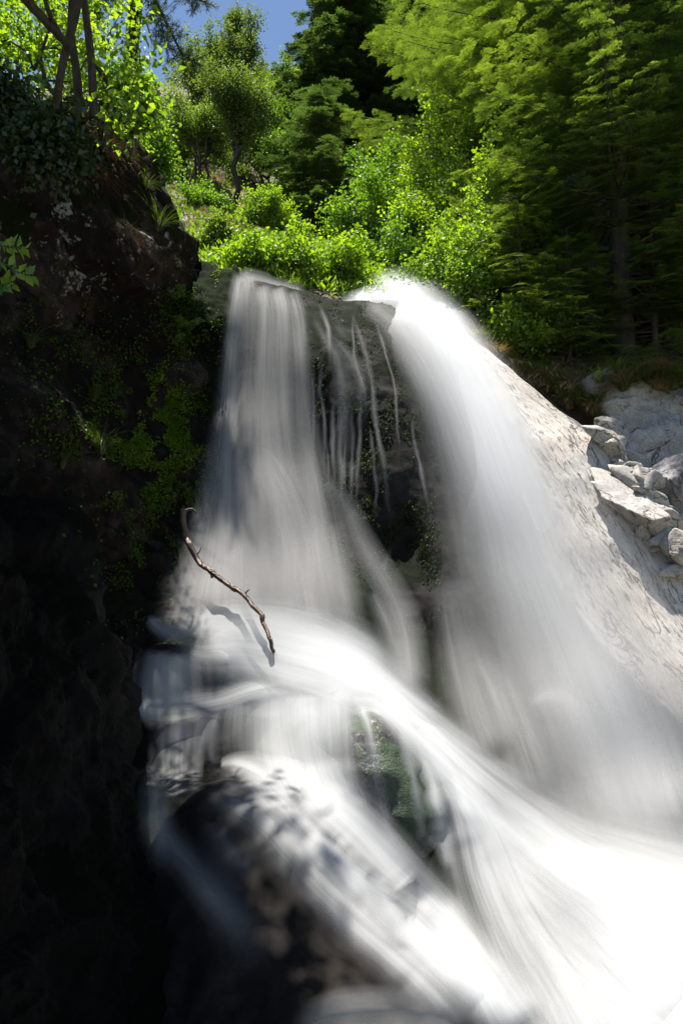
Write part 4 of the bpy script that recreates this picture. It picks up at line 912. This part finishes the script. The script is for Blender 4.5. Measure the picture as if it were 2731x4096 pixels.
# ------------------------------------------------------------------ water
def box2(a, k):
    for ax in (0, 1):
        kk = min(k, a.shape[ax] - 1) | 1
        if kk < 3: continue
        p = kk // 2; pad = [(0, 0), (0, 0)]; pad[ax] = (p, p); c = np.cumsum(np.pad(a, pad, mode='edge'), axis=ax)
        c = np.concatenate([np.zeros_like(np.take(c, [0], ax)), c], ax); n_ = a.shape[ax]
        a = (np.take(c, np.arange(kk, kk + n_), ax) - np.take(c, np.arange(n_), ax)) / kk
    return a

_depth = {}
def depth_at(x, y):
    k = (int(round(x / 3)), int(round(y / 3)))
    if k not in _depth: _depth[k] = hit(k[0] * 3, k[1] * 3)[2]
    return _depth[k]

_seed = [0]
def ribbon(pts, wid, dens, lift=0.12, streak=0.8, step=4, fade=(0.06, 0.15), sharp=2.0, blur=9, dmin=False):
    """one soft strand of falling water draped over the rocks.  pts [(col,row)], wid px at each pt, dens at each pt"""
    _seed[0] += 1; rng = np.random.default_rng(_seed[0])
    C = np.hstack([np.array(pts, float), np.array(wid, float)[:, None], np.array(dens, float)[:, None]])
    Ln = np.linalg.norm(np.diff(C[:, :2], axis=0), axis=1).sum(); n = max(8, int(Ln / step)); C = catmull(C, n)
    if C[:, 2].max() < 12:
        q = np.arange(len(C)) * step * 0.06 + _seed[0] * 3.1; C[:, 0] += 1.6 * fbm(np.stack([q, q * 0, q * 0], -1), 3, 11); C[:, 2] *= 1 + 0.5 * fbm(np.stack([q * 1.4, q * 0 + 9, q * 0], -1), 3, 12)
    T = np.gradient(C[:, :2], axis=0); T /= np.linalg.norm(T, axis=1, keepdims=True) + 1e-9; N = np.stack([T[:, 1], -T[:, 0]], -1)
    m = int(np.clip(C[:, 2].max() / 3.5, 5, 60)); u = np.linspace(-1, 1, m)
    w = np.maximum(C[:, 2] * (1.5 if C[:, 2].max() > 12 else 1.15), 0.5)
    px = C[:, 0:1] + N[:, 0:1] * u * w[:, None]; py = C[:, 1:2] + N[:, 1:2] * u * w[:, None]
    D = np.array([[depth_at(a, b_) for a, b_ in zip(ra, rb)] for ra, rb in zip(px, py)])
    if dmin: D = np.where(px > 205, D, np.maximum(D, np.interp(py, [600, 640, 700, 760, 820, 900, 1090], [7.7, 7.35, 6.8, 6.2, 5.0, 4.3, 3.2])))
    raw = D.copy(); raw0 = box2(D, 3)
    for _ in range(3):
        E = raw.copy(); E[1:] = np.minimum(E[1:], raw[:-1]); E[:-1] = np.minimum(E[:-1], raw[1:]); raw = E.copy()
        E[:, 1:] = np.minimum(E[:, 1:], raw[:, :-1]); E[:, :-1] = np.minimum(E[:, :-1], raw[:, 1:]); raw = E
    med = np.median(D, axis=1, keepdims=True); D = np.clip(D, med - 1.0, med + 1.0)
    for _ in range(3):
        E = D.copy(); E[1:] = np.minimum(E[1:], D[:-1]); E[:-1] = np.minimum(E[:-1], D[1:]); D = E.copy()
        if m > 8: E[:, 1:] = np.minimum(E[:, 1:], D[:, :-1]); E[:, :-1] = np.minimum(E[:, :-1], D[:, 1:]); D = E
    D = box2(box2(box2(D, blur), blur), blur)
    if dmin: kk = np.clip((py - 760) / 50, 0, 1); A_ = box2(np.minimum(D, raw0 + 0.02), 3); D = A_ * (1 - kk) + np.minimum(D, box2(raw, 3)) * kk
    D = D - 0.5 * lift * (1 - 0.7 * u[None] ** 2) - 0.03
    V = U(px, py, D)
    s = np.linspace(0, 1, n)[:, None]
    e = (np.exp(-2.4 * np.abs(u) ** sharp) * np.clip(1 - u * u, 0, 1) ** 1.5)[None]
    fa = np.clip(s / max(fade[0], 1e-3), 0, 1) * np.clip((1 - s) / max(fade[1], 1e-3), 0, 1); fa = fa * fa * (3 - 2 * fa)
    if C[:, 2].max() < 12:
        q = np.arange(n)[:, None] * step * 0.035 + _seed[0] * 7.7; fa = fa * (0.55 + 0.75 * np.clip(0.5 + fbm(np.concatenate([q, q * 0, q * 0], 1), 3, 5)[:, None], 0, 1)) * 1.1
    dn = C[:, 3:4] * e * fa
    du = u[None] * w[:, None] / FPX * D + rng.uniform(0, 50); dv = np.cumsum(np.r_[0, np.linalg.norm(np.diff(V[:, m // 2], axis=0), axis=1)])[:, None] + 0 * u + rng.uniform(0, 50)
    # u coordinate kept constant along the flow so streaks follow it
    du = u[None] * w.mean() / FPX * D.mean() + 0 * dv + rng.uniform(0, 50)
    return V.reshape(-1, 3), grid_faces(n, m), dn.ravel(), np.stack([du.ravel(), dv.ravel()], -1), np.full(V.shape[0] * V.shape[1], streak)

def water(name, label, mat, ribs, kind='structure', cat=None):
    Vs, Fs, ds, us, ss, off = [], [], [], [], [], 0
    for r_ in ribs:
        V, F, dn, uv, st = ribbon(*r_[0], **r_[1]); dn = dn * (0.62 if name == 'trickles' else 1); Vs.append(V); Fs.append(F + off); ds.append(dn); us.append(uv); ss.append(st); off += len(V)
    me = mesh_arrays(name, np.concatenate(Vs), np.concatenate(Fs), {'dens': np.concatenate(ds), 'streak': np.concatenate(ss)}, np.concatenate(us))
    o = link(name, me, mat); return tag(o, label, cat, kind=kind)
def rb(pts, wid, dens, **k):
    k.setdefault('streak', 0.8); k['streak'] = max(k['streak'], 0.45)
    if max(wid) < 12: k.setdefault('fade', (0.3, 0.45))
    return ((pts, wid, dens), k)

left = [rb([(240, 273), (237, 300), (231, 360), (226, 430), (219, 500), (211, 570), (200, 625)], [6, 8, 10, 14, 22, 32, 40], [.9, .95, .85, .7, .6, .55, .55], fade=(0.02, .15)),
        rb([(246, 275), (247, 300), (245, 360), (240, 430), (232, 520), (224, 620)], [8, 10, 12, 16, 26, 40], [.7, .5, .35, .3, .4, .5], fade=(0.02, .15)),
        rb([(262, 283), (265, 310), (264, 370), (264, 440), (272, 520), (282, 625)], [8, 12, 14, 20, 34, 46], [.5, .85, .7, .55, .45, .5], fade=(0.04, .15)),
        rb([(276, 286), (281, 310), (282, 370), (284, 440), (296, 520), (306, 625)], [8, 10, 12, 16, 30, 44], [.5, .8, .65, .5, .4, .45], fade=(0.04, .15)),
        rb([(290, 290), (297, 320), (302, 380), (307, 440), (318, 520), (332, 640)], [7, 9, 10, 13, 22, 36], [.4, .65, .6, .5, .45, .45], fade=(0.04, .15)),
        rb([(252, 442), (272, 470), (294, 520), (306, 580), (314, 630)], [12, 20, 26, 36, 44], [.5, .8, .65, .45, .4], fade=(0.2, 0.1)),
        rb([(252, 445), (242, 480), (236, 540), (234, 620)], [10, 20, 28, 40], [.4, .5, .45, .5], fade=(0.25, 0.1)),
        rb([(240, 282), (258, 400), (262, 520), (266, 625)], [14, 34, 58, 82], [.10, .22, .22, .3], streak=0.5, lift=0.2),
        rb([(236, 273), (262, 281), (290, 288), (310, 294)], [6, 8, 7, 5], [.6, .45, .4, .2], fade=(0.1, 0.3)),
        rb([(210, 480), (202, 540), (192, 600), (182, 640)], [9, 16, 22, 28], [.2, .3, .35, .5], streak=.6)]
water('waterfall', 'silky left waterfall dropping from the mossy lip to the foaming ledge', W_fall, left)
thin = [rb([(310, 312), (322, 335), (337, 360), (343, 400), (345, 450), (346, 495)], [3, 6, 9, 9, 8, 7], [.4, .75, .7, .5, .45, .3], lift=.05),
        rb([(326, 330), (345, 352), (358, 372), (362, 400), (360, 450)], [3, 6, 8, 8, 5], [.3, .55, .5, .35, .2], lift=.05),
        rb([(348, 308), (358, 330), (366, 356), (372, 385), (374, 410), (378, 440), (384, 470), (388, 510), (390, 545)], [2, 3, 4, 3, 3, 3.5, 3, 3, 2], [.4, .5, .5, .6, .5, .6, .6, .5, .3], lift=.04, streak=.3),
        rb([(335, 310), (340, 330), (352, 345)], [6, 6, 5], [.3, .3, .2], lift=.04),
        rb([(313, 360), (313, 420), (313, 475)], [1.6, 1.6, 1.6], [.4, .5, .4], lift=.04, streak=.2),
        rb([(321, 350), (320, 395), (325, 430), (323, 490)], [1.6, 2.4, 2.6, 2], [.4, .6, .5, .4], lift=.04, streak=.2),
        rb([(333, 385), (333, 440), (334, 510)], [3.5, 3, 2.2], [.5, .6, .4], lift=.04),
        rb([(340, 380), (340, 450), (341, 520)], [4, 4, 3], [.5, .6, .5], lift=.04),
        rb([(352, 400), (351, 460), (349, 520)], [3, 2.6, 2], [.4, .5, .4], lift=.04),
        rb([(357, 380), (360, 420), (357, 470), (355, 530)], [2.5, 2.5, 2.5, 2], [.4, .5, .4, .3], lift=.04),
        rb([(368, 420), (372, 450), (376, 490), (374, 520)], [1.6, 2, 2, 1.6], [.5, .5, .5, .3], lift=.04, streak=.2),
        rb([(413, 400), (414, 440), (423, 480), (430, 530)], [1.4, 2, 2.4, 1.8], [.4, .5, .5, .3], lift=.04, streak=.2),
        rb([(320, 478), (345, 505), (358, 535), (374, 566), (392, 596), (404, 630), (409, 670), (412, 710)], [5, 9, 11, 13, 14, 15, 15, 16], [.3, .55, .6, .65, .7, .65, .6, .5], lift=.08, streak=.6),
        rb([(390, 545), (386, 560), (384, 572), (392, 590)], [3, 4, 4, 6], [.3, .35, .35, .3], lift=.05),
        rb([(316, 300), (326, 322), (330, 350), (328, 390)], [2, 2.5, 2.5, 2], [.3, .5, .5, .3], lift=.04),
        rb([(356, 302), (352, 335), (356, 365), (364, 395), (366, 430)], [1.5, 2, 2, 2, 1.5], [.3, .5, .5, .5, .3], lift=.04),
        rb([(372, 312), (382, 345), (394, 385), (398, 430), (404, 470)], [1.5, 2, 1.6, 2, 1.5], [.3, .45, .4, .4, .2], lift=.04),
        rb([(346, 430), (344, 470), (348, 508)], [1.5, 1.5, 1.5], [.4, .6, .3], lift=.04),
        rb([(328, 440), (329, 470), (328, 505)], [1.5, 1.5, 1.5], [.4, .6, .3], lift=.04),
        rb([(330, 520), (338, 560), (344, 610), (350, 660)], [8, 12, 14, 18], [.2, .3, .35, .4], lift=.06),
        rb([(370, 590), (385, 620), (400, 660), (410, 690)], [6, 9, 12, 16], [.3, .4, .4, .4], lift=.06)]
water('trickles', 'thin trickles running down the dark rock between the two falls', W_thin, thin)
right = [rb([(338, 301), (362, 300), (388, 300), (412, 312), (436, 332)], [5, 9, 13, 16, 18], [.5, 1.2, 1.6, 1.5, 1.2], lift=.3, fade=(.2, .3)), rb([(354, 300), (374, 292), (398, 298), (430, 335), (463, 400), (492, 480), (515, 570), (548, 670), (585, 760), (620, 860)], [8, 14, 26, 32, 34, 38, 44, 52, 64, 80], [.9, 1.3, 1.6, 1.6, 1.2, .6, .3, .2, .2, .3], streak=.25, lift=.35, fade=(0.03, .2), sharp=2.4),
         rb([(385, 287), (410, 296), (445, 335), (478, 400), (510, 480), (545, 570), (585, 670), (625, 760), (665, 850)], [10, 18, 26, 34, 40, 46, 54, 66, 76], [1.2, 1.4, 1.5, 1.3, .9, .5, .32, .25, .3], streak=.3, lift=.45, fade=(0.03, .2), sharp=2.4),
         rb([(362, 300), (402, 330), (440, 400), (462, 480), (482, 570), (505, 670), (530, 740)], [8, 20, 28, 36, 42, 48, 54], [.4, .4, .34, .28, .24, .22, .2], streak=.5, lift=.25),
         rb([(420, 318), (462, 370), (505, 450), (540, 540), (590, 650), (645, 770), (690, 870)], [14, 24, 32, 42, 54, 66, 80], [.8, .7, .45, .3, .25, .25, .3], streak=.5, lift=.3),
         rb([(490, 480), (525, 560), (560, 650), (600, 750), (640, 850)], [50, 60, 80, 100, 110], [.2, .2, .2, .2, .22], streak=.15, lift=.55, fade=(.25, .2)),
         rb([(560, 520), (600, 600), (640, 690), (680, 790)], [40, 60, 75, 90], [.05, .2, .32, .35], streak=.15, lift=.2, fade=(.5, .2)),
         rb([(446, 575), (460, 640), (478, 700), (500, 760)], [14, 24, 34, 40], [.3, .35, .35, .3], streak=.7, lift=.12),
         rb([(528, 708), (548, 698), (572, 706), (592, 740), (608, 790), (622, 850)], [8, 12, 14, 14, 16, 24], [.4, .6, .5, .4, .35, .3], streak=.6, lift=.25, fade=(.1, .3)),
         rb([(470, 660), (500, 690), (520, 740), (540, 800)], [10, 18, 26, 34], [.25, .35, .35, .3], streak=.8, lift=.15)]
right.append(rb([(445, 335), (500, 410), (560, 510), (615, 610), (665, 720), (700, 820)], [16, 34, 46, 56, 66, 80], [.2, .34, .42, .45, .5, .5], streak=.9, lift=.2, fade=(.2, .1)))
water('waterfall', 'broad bright right waterfall sliding down beside the pale slab', W_white, right[:3] + right[4:5])
water('waterfall', 'grey veil of spray spreading below and beside the bright right waterfall', W_fall, right[3:4] + right[5:])
low = [rb([(196, 812), (226, 802), (262, 820), (292, 850), (320, 882), (356, 916), (394, 950), (430, 982), (470, 1024)], [12, 20, 24, 26, 26, 26, 26, 28, 30], [.2, .4, .45, .42, .4, .42, .5, .55, .5], streak=1, lift=.1, fade=(.2, .1)),
       rb([(238, 776), (274, 798), (302, 832), (334, 866), (372, 902), (410, 936), (446, 970), (490, 1016)], [10, 14, 16, 16, 16, 18, 20, 22], [.4, .6, .65, .65, .65, .7, .75, .7], streak=.9, lift=.1, fade=(.15, .1)),
       rb([(150, 760), (156, 800), (158, 840), (164, 880)], [10, 14, 14, 12], [.2, .3, .25, .1], streak=.8, lift=.08, fade=(.2, .4)),
       rb([(170, 640), (200, 652), (240, 650), (290, 660), (340, 676), (390, 712)], [22, 34, 40, 44, 44, 40], [.3, .5, .8, 1.3, 1.4, 1.0], lift=.12, fade=(.2, .2)),
       rb([(212, 700), (250, 706), (300, 712), (345, 716)], [10, 22, 30, 26], [.4, .5, .7, .5], lift=.1, fade=(.2, .2)),
       rb([(205, 774), (240, 780), (278, 806), (306, 838), (335, 868), (370, 902), (405, 935), (435, 960), (470, 990), (520, 1035)], [10, 14, 16, 18, 18, 18, 18, 18, 20, 26], [.2, .35, .45, .45, .4, .4, .4, .4, .4, .5], lift=.1, fade=(.2, .1)),
       rb([(146, 616), (158, 628), (176, 634), (200, 624), (240, 624), (290, 634), (330, 652), (372, 688)], [5, 8, 10, 16, 24, 30, 32, 34], [.6, .8, .8, 1.1, 1.5, 1.7, 1.8, 1.6], lift=.2, fade=(.08, .1)),
       rb([(205, 645), (250, 656), (300, 666), (345, 676), (385, 705), (430, 742)], [16, 26, 30, 30, 28, 26], [.8, 1.2, 1.8, 2.0, 1.8, 1.5], lift=.2, fade=(.15, .1)),
       rb([(126, 702), (142, 709), (160, 713), (197, 708), (226, 702), (257, 692), (294, 687), (342, 683), (372, 690), (400, 710), (436, 744), (480, 784), (530, 826), (580, 862), (650, 900), (730, 950)], [4, 10, 14, 15, 14, 14, 15, 16, 17, 20, 26, 32, 42, 54, 80, 110], [.5, .8, .9, .9, 1.0, 1.4, 1.7, 1.9, 1.9, 1.7, 1.3, 1.0, .8, .8, 1.0, 1.6], lift=.25, fade=(.06, .02)),
       rb([(166, 650), (163, 676), (160, 712)], [20, 24, 26], [.8, 1.0, 1.0], streak=.6, lift=.1, fade=(.2, .1)),
       rb([(184, 652), (186, 680), (186, 708)], [16, 20, 22], [.6, .7, .8], streak=.8, lift=.1, fade=(.2, .1)),
       rb([(216, 632), (224, 646), (234, 668), (238, 700)], [12, 18, 22, 24], [.8, .9, .6, .8], streak=.8, lift=.1),
       rb([(180, 714), (176, 745), (176, 780), (178, 808)], [18, 20, 18, 14], [.9, .7, .5, .3], lift=.1, fade=(.1, .35)),
       rb([(200, 708), (203, 735), (198, 760)], [12, 13, 10], [.8, .5, .2], lift=.1, fade=(.1, .5)),
       rb([(222, 704), (214, 724), (210, 750), (214, 768)], [8, 8, 9, 8], [.7, .5, .4, .4], lift=.08, fade=(.2, .2)),
       rb([(242, 698), (240, 730), (242, 764)], [16, 22, 20], [.7, .4, .5], streak=1, lift=.1, fade=(.1, .1)),
       rb([(220, 765), (236, 764), (256, 770), (280, 786)], [5, 9, 13, 18], [.8, .9, .9, .8], lift=.1, fade=(.1, .2)),
       rb([(276, 692), (277, 730), (284, 765), (304, 800)], [20, 26, 28, 26], [1.0, .75, .8, .9], streak=.8, lift=.1),
       rb([(306, 690), (308, 735), (316, 775), (336, 812)], [20, 26, 28, 28], [1.0, .8, .8, .9], streak=.8, lift=.1),
       rb([(334, 688), (336, 735), (340, 780), (352, 820)], [16, 18, 20, 24], [1.0, .8, .7, .8], streak=.8, lift=.1),
       rb([(290, 786), (318, 800), (346, 822), (372, 848), (400, 876), (430, 905), (458, 938), (484, 980), (520, 1040)], [14, 22, 26, 26, 24, 22, 22, 26, 34], [.7, 1.2, 1.4, 1.3, 1.2, 1.1, 1.0, .9, .9], lift=.12, fade=(.15, .05)),
       rb([(282, 800), (306, 832), (335, 862), (372, 888), (410, 912), (446, 948), (478, 990), (510, 1040)], [8, 12, 16, 18, 18, 20, 22, 24], [.5, .7, .7, .7, .7, .6, .6, .6], streak=.9, lift=.1, fade=(.2, .1)),
       rb([(352, 692), (364, 712), (372, 745), (378, 790), (388, 830), (404, 862)], [5, 7, 8, 8, 8, 8], [.8, .6, .45, .4, .4, .3], streak=1, lift=.05, fade=(.05, .3)),
       rb([(362, 690), (386, 706), (402, 735), (412, 775), (420, 820), (432, 860)], [5, 6, 6, 6, 7, 8], [.9, .7, .5, .4, .35, .3], streak=1, lift=.05, fade=(.05, .3)),
       rb([(376, 690), (402, 712), (420, 745), (433, 785), (442, 830), (452, 880)], [5, 6, 7, 8, 9, 10], [1.0, .9, .8, .7, .7, .6], streak=.9, lift=.06, fade=(.05, .2)),
       rb([(412, 718), (444, 765), (466, 820), (482, 880), (512, 950), (560, 1030), (600, 1090)], [12, 20, 26, 32, 40, 52, 64], [1.0, .9, .75, .6, .5, .5, .6], streak=1, lift=.14, fade=(.08, .05)),
       rb([(450, 768), (490, 830), (522, 900), (565, 970), (620, 1060)], [18, 28, 36, 50, 76], [.9, .8, .7, .65, .7], streak=1, lift=.2, fade=(.15, .05)),
       rb([(446, 890), (452, 930), (480, 975), (520, 1030)], [12, 18, 24, 30], [.5, .6, .6, .7], streak=.8, lift=.1, fade=(.3, .1)),
       rb([(470, 800), (530, 850), (600, 890), (660, 930), (740, 970)], [20, 44, 70, 100, 130], [.2, .4, .7, 1.2, 2.0], streak=.8, lift=.3, fade=(.35, .02)),
       rb([(500, 880), (555, 935), (620, 990), (680, 1040), (740, 1100)], [30, 54, 84, 110, 120], [.2, .4, .7, 1.2, 2.0], streak=.9, lift=.25, fade=(.4, .02)),
       rb([(142, 812), (170, 842), (205, 885), (240, 930), (262, 985)], [9, 14, 18, 22, 24], [.35, .4, .35, .22, .1], lift=.08, fade=(.15, .4)),
       rb([(290, 1030), (350, 1014), (420, 1018), (470, 1036)], [14, 20, 20, 20], [.5, .6, .6, .5], lift=.1, fade=(.2, .2)),
       rb([(200, 815), (230, 850), (260, 890)], [12, 18, 18], [.15, .2, .12], streak=.9, lift=.06, fade=(.3, .4)),
       rb([(310, 880), (350, 915), (395, 955), (440, 1000)], [14, 20, 22, 24], [.25, .35, .3, .3], streak=.9, lift=.06, fade=(.3, .2))]
for r_ in low: r_[1]['dmin'] = True
water('cascade', 'white foaming cascade over the ledge and lower boulders', W_foam, low)
